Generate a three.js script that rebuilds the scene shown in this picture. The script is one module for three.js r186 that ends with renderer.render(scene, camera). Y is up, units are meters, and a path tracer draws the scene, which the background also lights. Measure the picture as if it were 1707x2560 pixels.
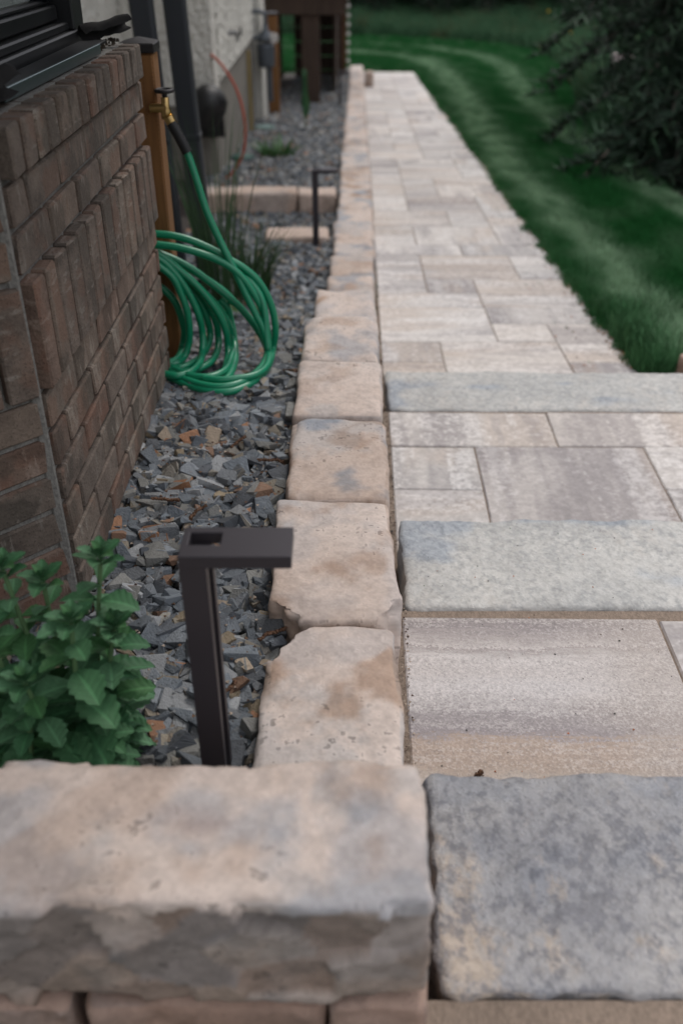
import * as THREE from 'three';
import { ConvexGeometry } from 'three/addons/geometries/ConvexGeometry.js';
import { mergeGeometries } from 'three/addons/utils/BufferGeometryUtils.js';
import { createNoise3D } from 'simplex-noise';

// ---------------------------------------------------------------- camera, sky, light, exposure
const scene = new THREE.Scene();
const renderer = new THREE.WebGLRenderer({ antialias: true });
renderer.toneMapping = THREE.LinearToneMapping;
renderer.toneMappingExposure = 1.36;
renderer.shadowMap.enabled = true;
renderer.setSize(682, 1024);
const PITCH = 32.673 * Math.PI / 180;
const camera = new THREE.PerspectiveCamera(57.807, 682 / 1024, 0.05, 400);
camera.position.set(0, 1.70, 0);
camera.lookAt(0, 1.70 - Math.sin(PITCH), -Math.cos(PITCH));
camera.focus = 2.06;
camera.userData.fStop = 2.1;
{ // overcast sky: bright zenith, dimmer towards the horizon, faint cloud mottling
  const W = 256, H = 128, d = new Float32Array(W * H * 4), n3 = createNoise3D(() => 0.37);
  for (let j = 0; j < H; j++) for (let i = 0; i < W; i++) {
    const el = ((j + .5) / H - .5) * Math.PI, az = (i + .5) / W * Math.PI * 2;
    const x = Math.cos(el) * Math.cos(az), y = Math.sin(el), z = Math.cos(el) * Math.sin(az);
    const c = 1 + .10 * n3(x * 2, y * 3, z * 2) + .05 * n3(x * 6, y * 9, z * 6);
    const up = Math.max(0, y), L = (y < 0 ? .26 : .26 + .98 * up) * c, k = (j * W + i) * 4;
    d[k] = L * .97; d[k + 1] = L * .98; d[k + 2] = L * 1.04; d[k + 3] = 1;
  }
  const t = new THREE.DataTexture(d, W, H, THREE.RGBAFormat, THREE.FloatType);
  t.mapping = THREE.EquirectangularReflectionMapping; t.magFilter = THREE.LinearFilter; t.minFilter = THREE.LinearFilter; t.needsUpdate = true;
  scene.background = t; scene.environment = t;
}
const sun = new THREE.DirectionalLight(0xfff8f0, 1.0);
sun.position.set(4, 13, -14); sun.target.position.set(0, 0, -5);
sun.castShadow = true; sun.shadow.radius = 28; sun.shadow.mapSize.set(2048, 2048);
Object.assign(sun.shadow.camera, { left: -14, right: 14, top: 14, bottom: -14, near: .5, far: 60 });
scene.add(sun, sun.target);

// ---------------------------------------------------------------- helpers
function rng(seed) { let a = (seed * 2654435761) >>> 0 || 1; return () => { a = (a + 0x6D2B79F5) >>> 0; let t = a; t = Math.imul(t ^ t >>> 15, t | 1); t ^= t + Math.imul(t ^ t >>> 7, t | 61); return ((t ^ t >>> 14) >>> 0) / 4294967296; }; }
const N3 = createNoise3D(rng(77));
const lerp = (a, b, t) => a + (b - a) * t, clamp = (x, a = 0, b = 1) => Math.min(b, Math.max(a, x));
const sst = (a, b, x) => { const t = clamp((x - a) / (b - a)); return t * t * (3 - 2 * t); };
const mix3 = (a, b, t) => [lerp(a[0], b[0], t), lerp(a[1], b[1], t), lerp(a[2], b[2], t)];
const table = pts => x => { if (x <= pts[0][0]) return pts[0][1]; for (let i = 1; i < pts.length; i++) if (x <= pts[i][0]) return lerp(pts[i - 1][1], pts[i][1], (x - pts[i - 1][0]) / (pts[i][0] - pts[i - 1][0])); return pts[pts.length - 1][1]; };
const fbm = (x, y, z, o = 4) => { let s = 0, a = .5; for (let i = 0; i < o; i++) { s += a * N3(x, y, z); x *= 2.03; y *= 2.03; z *= 2.03; a *= .5; } return s; };
const taken = {};
function numbered(n) { const k = taken[n] = (taken[n] ?? -1) + 1; return k ? n + '_' + String(k).padStart(3, '0') : n; }
function shade(o) { o.castShadow = o.receiveShadow = true; return o; }
function tag(o, label, category, group, kind) { if (label) o.userData.label = label; if (category) o.userData.category = category; if (group) o.userData.group = group; if (kind) o.userData.kind = kind; return o; }
function thing(name, label, category, group, pos = [0, 0, 0], turn = 0) { const g = new THREE.Group(); g.name = numbered(name); g.position.set(...pos); g.rotation.y = turn; scene.add(g); return tag(g, label, category, group); }
function part(parent, name, geo, mat, label) { const m = shade(new THREE.Mesh(geo, mat)); m.name = name; parent.add(m); if (label) m.userData.label = label; return m; }
function solo(name, geo, mat, label, category, group, kind) { const m = shade(new THREE.Mesh(geo, mat)); m.name = numbered(name); scene.add(m); return tag(m, label, category, group, kind); }

// tileable noise fields and textures
function field(W, H, cx, cy, oct, seed, gain = .5) {
  const out = new Float32Array(W * H), r = rng(seed); let amp = 1, tot = 0;
  for (let o = 0; o < oct; o++, cx *= 2, cy *= 2, amp *= gain) {
    const g = new Float32Array(cx * cy); for (let i = 0; i < g.length; i++) g[i] = r(); tot += amp;
    for (let y = 0; y < H; y++) {
      const fy = y / H * cy, y0 = Math.floor(fy), ty = fy - y0, sy = ty * ty * (3 - 2 * ty), ra = (y0 % cy) * cx, rb = ((y0 + 1) % cy) * cx;
      for (let x = 0; x < W; x++) {
        const fx = x / W * cx, x0 = Math.floor(fx), tx = fx - x0, sx = tx * tx * (3 - 2 * tx), a = x0 % cx, b = (x0 + 1) % cx;
        out[y * W + x] += amp * ((g[ra + a] * (1 - sx) + g[ra + b] * sx) * (1 - sy) + (g[rb + a] * (1 - sx) + g[rb + b] * sx) * sy);
      }
    }
  }
  for (let i = 0; i < out.length; i++) out[i] = clamp((out[i] / tot - .5) * 1.7 + .5);
  return out;
}
const s8 = v => { v = clamp(v); return Math.round(255 * (v <= .0031308 ? 12.92 * v : 1.055 * Math.pow(v, 1 / 2.4) - .055)); };
function tex(W, H, fn, srgb = true) {
  const d = new Uint8Array(W * H * 4);
  for (let i = 0; i < W * H; i++) { const c = fn(i, i % W, (i / W) | 0); if (srgb) { d[i * 4] = s8(c[0]); d[i * 4 + 1] = s8(c[1]); d[i * 4 + 2] = s8(c[2]); } else { d[i * 4] = d[i * 4 + 1] = d[i * 4 + 2] = Math.round(255 * clamp(c)); } d[i * 4 + 3] = 255; }
  const t = new THREE.DataTexture(d, W, H, THREE.RGBAFormat); t.wrapS = t.wrapT = THREE.RepeatWrapping; t.magFilter = THREE.LinearFilter; t.minFilter = THREE.LinearMipmapLinearFilter; t.generateMipmaps = true;
  if (srgb) t.colorSpace = THREE.SRGBColorSpace; t.needsUpdate = true; return t;
}
const std = o => new THREE.MeshStandardMaterial({ roughness: .9, metalness: 0, ...o });
const lin = (r, g, b) => new THREE.Color().setRGB(r, g, b);

// geometry helpers ----------------------------------------------------------
// chamfered box, 44 triangles, uv in metres (scaled by k) with offset; turnUV swaps the streak direction
function cbox(w, h, d, c, o = {}) {
  const hs = [w / 2, h / 2, d / 2], P = [], UV = [], { k = 1, off = [0, 0], turnUV = false, jit = 0, seed = 1 } = o, r = rng(seed);
  const J = {}; const jf = (s) => J[s.join()] ??= [(r() - .5) * jit, (r() - .5) * jit, (r() - .5) * jit];
  const V = (s, ax) => { const j = jf(s); return [0, 1, 2].map(i => s[i] * (hs[i] - (i === ax ? 0 : c)) + j[i]); };
  const put = (vs, ax) => {
    const a = new THREE.Vector3(...vs[0]), b = new THREE.Vector3(...vs[1]), e = new THREE.Vector3(...vs[2]);
    const n = b.clone().sub(a).cross(e.clone().sub(a)), m = a.clone().add(b).add(e);
    if (n.dot(m) < 0) vs = [vs[0], ...vs.slice(1).reverse()];
    const tri = vs.length === 4 ? [0, 1, 2, 0, 2, 3] : [0, 1, 2];
    for (const i of tri) { P.push(...vs[i]); const p = vs[i]; let u = ax === 0 ? [p[2], p[1]] : ax === 1 ? [p[0], p[2]] : [p[0], p[1]]; if (turnUV) u = [u[1], u[0]]; UV.push(u[0] * k + off[0], u[1] * k + off[1]); }
  };
  const S = [-1, 1];
  for (let ax = 0; ax < 3; ax++) for (const s of S) { const q = [[-1, -1], [1, -1], [1, 1], [-1, 1]].map(([a, b]) => { const v = [0, 0, 0]; v[ax] = s; v[(ax + 1) % 3] = a; v[(ax + 2) % 3] = b; return V(v, ax); }); put(q, ax); }
  for (let ax = 0; ax < 3; ax++) for (const a of S) for (const b of S) { // edge running along ax
    const A = (ax + 1) % 3, B = (ax + 2) % 3, m = t => { const v = [0, 0, 0]; v[ax] = t; v[A] = a; v[B] = b; return v; };
    put([V(m(-1), A), V(m(1), A), V(m(1), B), V(m(-1), B)], A);
  }
  for (const a of S) for (const b of S) for (const e of S) put([0, 1, 2].map(x => V([a, b, e], x)), 1);
  const g = new THREE.BufferGeometry(); g.setAttribute('position', new THREE.Float32BufferAttribute(P, 3)); g.setAttribute('uv', new THREE.Float32BufferAttribute(UV, 2)); g.computeVertexNormals(); return g;
}
function smoothNormals(g) {
  const p = g.attributes.position, idx = g.index, m = new Map(), key = i => Math.round(p.getX(i) * 2e4) + ',' + Math.round(p.getY(i) * 2e4) + ',' + Math.round(p.getZ(i) * 2e4);
  const ks = []; for (let i = 0; i < p.count; i++) { const k = key(i); ks.push(k); if (!m.has(k)) m.set(k, new THREE.Vector3()); }
  const a = new THREE.Vector3(), b = new THREE.Vector3(), c = new THREE.Vector3();
  for (let i = 0; i < idx.count; i += 3) { const [x, y, z] = [idx.getX(i), idx.getX(i + 1), idx.getX(i + 2)]; a.fromBufferAttribute(p, x); b.fromBufferAttribute(p, y); c.fromBufferAttribute(p, z); b.sub(a); c.sub(a); b.cross(c); m.get(ks[x]).add(b); m.get(ks[y]).add(b); m.get(ks[z]).add(b); }
  const n = g.attributes.normal; for (let i = 0; i < p.count; i++) { a.copy(m.get(ks[i])).normalize(); n.setXYZ(i, a.x, a.y, a.z); }
}
// split-face relief: flat spalls meeting at sharp ridges (nearest of jittered sites, each a tilted plane)
function facetAt(a, b, seed) {
  const ca = .085, cb = .07, ia = Math.floor(a / ca), ib = Math.floor(b / cb); let best = 9, out = 0, id = 0;
  for (let i = ia - 1; i <= ia + 1; i++) for (let j = ib - 1; j <= ib + 1; j++) { const h = rng(Math.abs(i * 7349 + j * 9151 + seed * 131) + 3), x = (i + h()) * ca, y = (j + h()) * cb, d = Math.hypot((a - x) / ca, (b - y) / cb); const o = (h() - .5) * .9 + (a - x) / ca * (h() - .5) * 1.7 + (b - y) / cb * (h() - .5) * 1.7; if (d < best) { best = d; out = o; id = h(); } }
  facetAt.id = id; return out;
}
// hewn or tumbled stone: box (w,h,d) centred in x,z with its TOP at y=0, rounded, uneven, with optional broken corners
function stoneGeo(w, h, d, o = {}) {
  const { r = .016, seg = .02, amp = .0026, side = .004, low = .004, facet = 0, seed = 1, cuts = [], chisel = 0, uvk = .5, tint, outline = .005, groove = 0 } = o;
  const nx = Math.max(3, Math.round(w / seg)), ny = Math.max(3, Math.round(h / seg)), nz = Math.max(3, Math.round(d / seg));
  const g = new THREE.BoxGeometry(w, h, d, nx, ny, nz), p = g.attributes.position, nn = g.attributes.normal, uv = g.attributes.uv, R = rng(seed), so = [R() * 50, R() * 50, R() * 50], uo = [R() * 7, R() * 7];
  const v = new THREE.Vector3(), q = new THREE.Vector3(), n = new THREE.Vector3(), C = [];
  for (let i = 0; i < p.count; i++) {
    v.fromBufferAttribute(p, i); const fn = [nn.getX(i), nn.getY(i), nn.getZ(i)];
    const X = v.x + so[0], Y = v.y + so[1], Z = v.z + so[2];
    const rr = Math.min(r * (1 + .55 * N3(X * 7, Y * 7, Z * 7)), h * .45);
    q.set(clamp(v.x, -w / 2 + rr, w / 2 - rr), clamp(v.y, -h / 2 + rr, h / 2 - rr), clamp(v.z, -d / 2 + rr, d / 2 - rr));
    n.copy(v).sub(q); if (n.lengthSq() > 1e-12) { n.normalize(); v.copy(q).addScaledVector(n, rr); } else n.set(...fn);
    const sideness = 1 - Math.max(0, n.y) ** 2;
    for (const [cx, cy, cz, dist] of cuts) { const L = Math.hypot(cx, cy, cz), e = (v.x * cx + v.y * cy + v.z * cz) / L - dist - .010 * N3(X * 22, Y * 22, Z * 22); if (e > 0) { v.x -= cx / L * e; v.y -= cy / L * e * .8; v.z -= cz / L * e; } }
    let disp = amp * fbm(X * 9, Y * 9, Z * 9, 4) + (n.y > .5 ? low * N3(X * 3, 3, Z * 3) : 0) + sideness * (side * fbm(X * 18, Y * 18, Z * 18, 3) + outline * N3(X * 4.5, Y * 2, Z * 4.5));
    if (chisel) { const f = Math.abs(N3(X * 7, Y * 5, Z * 7)) + .6 * Math.abs(N3(X * 15 + 9, Y * 12, Z * 15)) + .3 * Math.abs(N3(X * 33, Y * 26, Z * 33)); disp += sideness * chisel * (f - .75); }
    if (groove && n.y > .6) { const gz = groove + .010 * N3(X * 5, 7, 1) + .004 * N3(X * 17, 2, 1); disp -= .007 * Math.exp(-(((v.z - gz) / .0065) ** 2)) * sst(-.25, .15, N3(X * 3.1, 9, 2)); }
    if (facet) disp += sideness * (Math.abs(n.x) > Math.abs(n.z) ? .4 : 1) * facetAt(Math.abs(n.x) > Math.abs(n.z) ? Z : X, v.y, seed) * facet;
    v.addScaledVector(n, disp);
    p.setXYZ(i, v.x, v.y - h / 2, v.z);
    const a = Math.abs(fn[1]) > .5 ? [v.x, v.z] : Math.abs(fn[0]) > .5 ? [v.z, v.y + w / 2] : [v.x, v.y + d / 2];
    uv.setXY(i, a[0] * uvk + uo[0], a[1] * uvk + uo[1]);
    if (tint) { const c = tint(v.x, v.y, v.z, n, so); C.push(...c); }
  }
  if (tint) g.setAttribute('color', new THREE.Float32BufferAttribute(C, 3));
  smoothNormals(g); return g;
}
const tube = (pts, r, seg = 64, rad = 8, closed = false) => new THREE.TubeGeometry(new THREE.CatmullRomCurve3(pts.map(q => new THREE.Vector3(...q)), closed), seg, r, rad, closed);
const boxAt = (w, h, d, x, y, z, c = .003, o) => cbox(w, h, d, c, o).translate(x, y, z);
const latheAt = (pts, x, y, z, seg = 20) => new THREE.LatheGeometry(pts.map(p => new THREE.Vector2(...p)), seg).translate(x, y, z);

// ---------------------------------------------------------------- materials
const W2 = 1024;
const fA = field(W2, W2, 5, 5, 6, 11, .55), fB = field(W2, W2, 9, 9, 6, 12, .6), fC = field(W2, W2, 3, 3, 5, 13, .5), fF = field(W2, W2, 128, 128, 3, 14, .8), fG = field(W2, W2, 40, 40, 4, 15, .7);
const pit = i => sst(.80, .88, fF[i]) ;
const M = {};
{ // warm tumbled wall stone, 2 m per tile
  const map = tex(W2, W2, i => {
    let c = mix3([.45, .388, .35], [.545, .498, .468], fA[i]);
    c = mix3(c, [.31, .235, .185], sst(.58, .82, fC[i]) * .42 * (.5 + fB[i]));
    c = mix3(c, [.37, .375, .385], sst(.60, .80, fB[(i + 333 * W2) % (W2 * W2)]) * .55);
    const g = .86 + .28 * fF[i], q = 1 - .10 * sst(.6, .85, fG[i]) - .45 * pit(i) * sst(.50, .66, fA[i]);
    return [c[0] * g * q, c[1] * g * q, c[2] * g * q];
  });
  const bump = tex(W2, W2, i => .55 * fF[i] + .35 * fG[i] - .4 * pit(i) + .2, false);
  M.stone = std({ map, bumpMap: bump, bumpScale: .0022, vertexColors: true, color: lin(1.06, 1.02, .99), roughness: .93 });
  M.stonePlain = std({ map, bumpMap: bump, bumpScale: .0022, roughness: .93 });
  // step slabs: salt-and-pepper grey granite-like concrete
  const fs = field(W2, W2, 110, 90, 3, 21, .8), fl = field(W2, W2, 6, 6, 6, 22, .62), fm = field(W2, W2, 26, 18, 5, 23, .75);
  const slabTex = (light, mid, dark, tan, dk, tn) => tex(W2, W2, i => {
    let c = mix3(mid, light, sst(.25, .75, fl[i] * .45 + fm[i] * .35 + fs[i] * .2));
    c = mix3(c, tan, tn * sst(.42, .72, fC[i] * .45 + fm[(i + 200 * W2) % (W2 * W2)] * .55));
    c = mix3(c, dark, dk * sst(.36, .78, fs[i] * .58 + fm[i] * .26 + (1 - fl[i]) * .16));
    const g = .84 + .32 * fF[i]; return [c[0] * g, c[1] * g, c[2] * g];
  });
  M.slabLight = std({ map: slabTex([.51, .495, .465], [.425, .418, .40], [.27, .275, .275], [.47, .43, .385], .60, .4), bumpMap: bump, bumpScale: .003, vertexColors: true, roughness: .9 });
  M.slabDark = std({ map: slabTex([.34, .328, .32], [.25, .25, .262], [.115, .118, .138], [.40, .34, .285], .68, 1.1), bumpMap: bump, bumpScale: .004, vertexColors: true, roughness: .85 });
  // streaked pavers: bands run along u; 2.2 m per tile
  const st1 = field(W2, W2, 2, 26, 4, 31, .6), st2 = field(W2, W2, 5, 40, 4, 32, .6), st3 = field(W2, W2, 3, 9, 4, 33, .5);
  const paver = tex(W2, W2, i => {
    const s = st3[i] * .5 + st1[i] * .35 + st2[i] * .15;
    let c = mix3([.395, .375, .372], [.575, .55, .528], sst(.28, .58, s));
    c = mix3(c, [.49, .42, .365], .55 * sst(.52, .70, st3[(i + 451 * W2) % (W2 * W2)]));
    c = mix3(c, [.66, .645, .635], .7 * sst(.46, .78, st1[(i + 700 * W2) % (W2 * W2)] * .6 + fF[i] * .4));
    c = mix3(c, [.34, .32, .325], .35 * sst(.56, .74, st2[(i + 140 * W2) % (W2 * W2)] * .7 + fG[i] * .3));
    const g = .86 + .28 * fF[i]; return [c[0] * g, c[1] * g, c[2] * g];
  });
  const pb = tex(W2, W2, i => .5 * fF[i] + .3 * fG[i] + .25 * st2[i], false);
  M.paver = [[.93, .90, .875], [.85, .825, .81], [.95, .905, .865], [.91, .895, .88], [.78, .75, .74], [1.0, .975, .955]].map(c => std({ map: paver, bumpMap: pb, bumpScale: .0015, color: lin(...c), roughness: .92 }));
  // the wide paver of the middle landing: its own run of cast-in bands, front to back
  const HB = [[0, [.60, .57, .54]], [.05, [.47, .39, .33]], [.14, [.52, .47, .42]], [.20, [.45, .375, .315]], [.32, [.47, .39, .33]], [.36, [.33, .31, .325]], [.44, [.36, .345, .355]], [.50, [.52, .51, .515]], [.58, [.62, .615, .62]], [.70, [.585, .57, .565]], [.76, [.63, .62, .615]], [.80, [.40, .375, .37]], [.83, [.58, .56, .55]], [.87, [.42, .395, .39]], [.95, [.30, .28, .285]], [1, [.42, .40, .39]]];
  const w8 = field(W2, W2, 6, 12, 5, 41, .6), w9 = field(W2, W2, 3, 60, 4, 42, .6);
  const hero = tex(W2, W2, (i, x, y) => {
    const v = clamp(y / W2 + (w8[i] - .5) * .05 + (w9[i] - .5) * .05 + (fF[i] - .5) * .05);
    let k = 1; while (k < HB.length - 1 && HB[k][0] < v) k++;
    let c = mix3([.49, .46, .44], mix3(HB[k - 1][1], HB[k][1], sst(HB[k - 1][0], HB[k][0], v)), .95);
    c = mix3(c, [.47, .435, .405], .7 * sst(.35, .95, x / W2 + (fC[i] - .5) * .5));
    c = mix3(c, [.64, .62, .61], .38 * sst(.45, .8, fF[i] * .45 + fG[i] * .2 + w9[i] * .35));
    c = mix3(c, [.26, .245, .245], .4 * sst(.5, .85, fF[(i + 5000) % (W2 * W2)] * .7 + fG[(i + 99999) % (W2 * W2)] * .3));
    const g = .84 + .32 * fF[i]; return [c[0] * g, c[1] * g, c[2] * g];
  });
  M.hero = std({ map: hero, color: lin(.86, .815, .79), bumpMap: pb, bumpScale: .0016, roughness: .92 });
  // joint sand
  M.sand = std({ map: tex(512, 512, i => { const a = fF[(i * 2) % (W2 * W2)], b = fA[i % (W2 * W2)]; const g = (.75 + .5 * a) * (.8 + .4 * b); return [.215 * g, .165 * g, .128 * g]; }), bumpMap: bump, bumpScale: .002, roughness: 1 });
  // brick: rough wire-cut face with pale lime bloom and fine scratches
  const fd = field(W2, W2, 10, 10, 6, 51, .65), fe = field(W2, W2, 50, 9, 5, 52, .65), ff = field(W2, W2, 7, 7, 4, 53);
  const brick = tex(W2, W2, i => {
    let c = mix3([.095, .074, .062], [.185, .148, .124], fd[i]);
    c = mix3(c, [.155, .078, .052], .4 * sst(.58, .82, ff[i]));
    c = mix3(c, [.055, .047, .039], .6 * sst(.6, .8, fA[i]));
    c = mix3(c, [.26, .235, .21], .5 * sst(.62, .8, fe[i] * .6 + fd[(i + 377 * W2) % (W2 * W2)] * .4));
    const q = (.8 + .4 * fF[i]) * (1 - .5 * pit(i)); return [c[0] * q, c[1] * q, c[2] * q];
  });
  const bb = tex(W2, W2, i => .4 * fF[i] + .4 * fe[i] + .3 * fG[i], false);
  M.brick = [[1.05, 1.03, 1.0], [1.2, 1.15, 1.08], [.94, .94, .92], [1.15, 1.15, 1.10], [1.15, .98, .90], [1.02, .92, .86]].map(c => std({ map: brick, bumpMap: bb, bumpScale: .003, color: lin(...c), roughness: .95 }));
  M.mortar = std({ map: tex(512, 512, i => { const g = .7 + .6 * fF[i * 2 % (W2 * W2)]; return [.19 * g, .183 * g, .17 * g]; }), bumpMap: bump, bumpScale: .002, roughness: 1 });
  // stucco
  const sk = field(W2, W2, 24, 24, 4, 61, .5), sk2 = field(W2, W2, 60, 60, 3, 62, .6);
  M.stucco = std({ map: tex(512, 512, (i, x, y) => { const k = y * 2 * W2 + x * 2, g = .9 + .2 * fB[k]; return [.68 * g, .665 * g, .61 * g]; }), bumpMap: tex(W2, W2, i => .75 * sst(.42, .58, sk[i]) + .25 * sk2[i], false), bumpScale: .008, roughness: .95 });
  M.concrete = std({ map: tex(512, 512, (i, x, y) => { const k = y * 2 * W2 + x * 2, g = .75 + .5 * fB[k]; return [.21 * g, .195 * g, .17 * g]; }), bumpMap: bump, bumpScale: .003, roughness: .95 });
  // cedar-toned treated timber with incision marks
  const wg = field(512, 1024, 26, 3, 5, 71, .55);
  const cw = document.createElement('canvas'); cw.width = 512; cw.height = 1024; const cx = cw.getContext('2d'); cx.fillStyle = '#fff'; cx.fillRect(0, 0, 512, 1024); cx.fillStyle = '#000'; const wr = rng(5);
  for (let c = 0; c < 10; c++) for (let k = 0; k < 26; k++) cx.fillRect(c * 51 + 12 + wr() * 6, k * 40 + (c % 2) * 20 + wr() * 6, 3, 12);
  const cd = cx.getImageData(0, 0, 512, 1024).data;
  M.cedar = std({ map: tex(512, 1024, i => { const m = .45 + .55 * cd[i * 4] / 255, g = (.8 + .4 * wg[i]) * m; return [.19 * g, .086 * g, .027 * g]; }), roughness: .8 });
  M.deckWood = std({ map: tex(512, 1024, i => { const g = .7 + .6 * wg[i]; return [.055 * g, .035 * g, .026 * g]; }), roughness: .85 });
  M.deckRed = std({ map: tex(512, 1024, i => { const g = .7 + .6 * wg[i]; return [.12 * g, .05 * g, .022 * g]; }), roughness: .85 });
}
M.blackMetal = std({ color: lin(.022, .02, .022), roughness: .5, metalness: .35 });
M.lampMetal = std({ color: lin(.046, .041, .048), roughness: .46, metalness: .45 });
M.lens = std({ color: lin(.45, .45, .42), roughness: .4 });
M.spout = std({ color: lin(.03, .034, .04), roughness: .55, metalness: .2 });
M.frame = std({ color: lin(.020, .021, .023), roughness: .42, metalness: .25 });
M.glass = new THREE.MeshPhysicalMaterial({ color: lin(.75, .8, .82), roughness: .03, transmission: 1, thickness: 0, ior: 1.5 });
M.flash = std({ color: lin(.22, .29, .30), roughness: .32, metalness: .8 });
M.rubber = std({ color: lin(.010, .010, .011), roughness: .6 });
M.paper = std({ color: lin(.012, .011, .011), roughness: .95 });
M.brass = std({ color: lin(.55, .38, .16), roughness: .32, metalness: 1 });
M.steel = std({ color: lin(.4, .4, .42), roughness: .3, metalness: 1 });
M.hose = new THREE.MeshPhysicalMaterial({ color: lin(.003, .215, .105), roughness: .36, clearcoat: .2, clearcoatRoughness: .3 });
M.cable = std({ color: lin(.42, .075, .035), roughness: .5 });
M.yellow = std({ color: lin(.32, .22, .05), roughness: .55 });
M.meter = std({ color: lin(.10, .115, .135), roughness: .5, metalness: .2 });
M.white = std({ color: lin(.62, .6, .58), roughness: .5 });
M.lid = std({ color: lin(.018, .075, .062), roughness: .6 });
M.lidGrey = std({ color: lin(.12, .19, .18), roughness: .7 });
M.bark = std({ color: lin(.045, .036, .03), roughness: 1 });
M.earth = std({ vertexColors: true, map: tex(512, 512, i => { const g = (.6 + .8 * fG[i * 2 % (W2 * W2)]) * (.7 + .6 * fB[i % (W2 * W2)]); return [g * .6, g * .6, g * .6]; }), roughness: 1 });
M.bedSoil = std({ color: lin(.045, .038, .034), roughness: 1 });
M.slate = std({ vertexColors: true, roughness: .72, map: tex(512, 512, (i, x, y) => { const k = y * 2 * W2 + x * 2, g = .62 + .30 * fF[k] + .42 * fG[k] + .22 * sst(.6, .8, fB[k]); return [g, g * .995, g * .985]; }), bumpMap: tex(512, 512, (i, x, y) => { const k = y * 2 * W2 + x * 2; return .5 * fG[k] + .5 * fF[k]; }, false), bumpScale: .0025 });
M.litter = std({ vertexColors: true, roughness: .9 });
const leafMat = (r, g, b, t = .25) => new THREE.MeshPhysicalMaterial({ color: lin(r, g, b), roughness: .62, transmission: t, thickness: 0, ior: 1.35, side: THREE.DoubleSide, vertexColors: true });
M.sedum = [leafMat(.066, .175, .078, .16), leafMat(.046, .140, .060, .16), leafMat(.090, .210, .105, .16), leafMat(.060, .165, .060, .16)];
M.stem = std({ color: lin(.09, .17, .07), roughness: .7 });
M.reed = std({ vertexColors: true, roughness: .7, side: THREE.DoubleSide });
M.grass = new THREE.MeshPhysicalMaterial({ color: lin(1, 1, 1), roughness: .75, specularIntensity: .35, side: THREE.DoubleSide });
M.needle = std({ vertexColors: true, roughness: .8, side: THREE.DoubleSide });

// ---------------------------------------------------------------- levels and lines of the site (metres, Z = distance along -z)
const SL = .061, pathY = Z => Z < 20 ? -SL * (Z - 3.47) : -1.008 - SL * ((Z - 20) - (Z - 20) ** 2 / 20) * (Z < 30 ? 1 : 0) - (Z >= 30 ? SL * 5 : 0) + (Z > 30 ? 0 : 0);
const terrY = Z => { if (Z < 20) return pathY(Z); if (Z < 30) return -1.008 - SL * ((Z - 20) - (Z - 20) ** 2 / 20); return -1.313 + SL * 5 * 0 + (Z > 30.5 ? .055 * (Math.min(Z, 60) - 30.5) : 0); };
const PL = Z => .125 + .0155 * Z;                                  // left edge of the paving
const XR = table([[.6, .098], [1.05, .102], [1.45, .116], [3.1, .121], [3.7, .142], [4.8, .172], [5.8, .203], [6.8, .226], [8.4, .252], [10.2, .282], [22, .462]]); // path side of the wall
const wallTop = Z => Z < .9 ? .72 : Z < 3.13 ? .52 : Z < 3.97 ? .32 : .12 - SL * (Z - 3.97);
const bedY = table([[.7, .46], [2.7, .46], [3.6, .27], [3.9, .22], [4.35, .045], [5.99, -.075], [6.0, -.09], [6.22, -.13], [6.5, -.25], [7.55, -.27], [7.56, -.15], [7.75, -.165], [16, -.66], [22, -1.1]]);
const rightB = table([[-2, 5], [3, 3.2], [5, 2.75], [7.5, 2.78], [12.8, 3.1], [16.7, 3.9], [22, 4.9], [27, 5.2], [29, 4.3], [30.2, 2.6], [30.9, .8]]);
const bank = (x, Z) => Z < 3.8 ? sst(1.5, 1.75, x) * (3.8 - Math.max(Z, -2)) * .11 : 0;

// ---------------------------------------------------------------- ground
{
  const xs = [], zs = [], P = [], C = [], U = [], I = [];
  for (let x = -90; x < -8; x += 12) xs.push(x); for (let x = -8; x <= 9; x += .25) xs.push(x); for (let x = 12; x <= 90; x += 12) xs.push(x);
  for (let Z = -60; Z < -4; Z += 14) zs.push(Z); for (let Z = -4; Z <= 46; Z += .4) zs.push(Z); for (let Z = 50; Z <= 160; Z += 12) zs.push(Z);
  for (const Z of zs) for (const x of xs) {
    const y = (Z < 3.47 ? 0 : terrY(Z)) - .10 + bank(x, Z) + (Z > 31 ? .12 * N3(x * .3, 0, Z * .3) : 0);
    P.push(x, y, -Z);
    const n = .5 + .5 * N3(x * .9, 4, Z * .9), edge = Math.abs(x - rightB(Z)) < 1.1 || (Z > 29 && Z < 33) ? 1 : 0;
    let c = mix3([.05, .075, .035], [.075, .095, .045], n); c = mix3(c, [.085, .062, .042], edge * (.35 + .65 * n));
    C.push(...c); U.push(x * .8, Z * .8);
  }
  const w = xs.length; for (let j = 0; j < zs.length - 1; j++) for (let i = 0; i < w - 1; i++) { const a = j * w + i; I.push(a, a + 1, a + w, a + 1, a + w + 1, a + w); }
  const g = new THREE.BufferGeometry(); g.setAttribute('position', new THREE.Float32BufferAttribute(P, 3)); g.setAttribute('color', new THREE.Float32BufferAttribute(C, 3)); g.setAttribute('uv', new THREE.Float32BufferAttribute(U, 2)); g.setIndex(I); g.computeVertexNormals();
  solo('ground', g, M.earth, 'earth and rough meadow ground around the house and lawn', null, null, 'structure');
}
const lawnLeft = Z => Z < 3.86 ? 1.62 : Z < 22.1 ? PL(Z) + 1.146 + .022 * N3(Z * 3, 0, 0) + .022 * N3(Z * 11, 5, 0) : -7;
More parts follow.
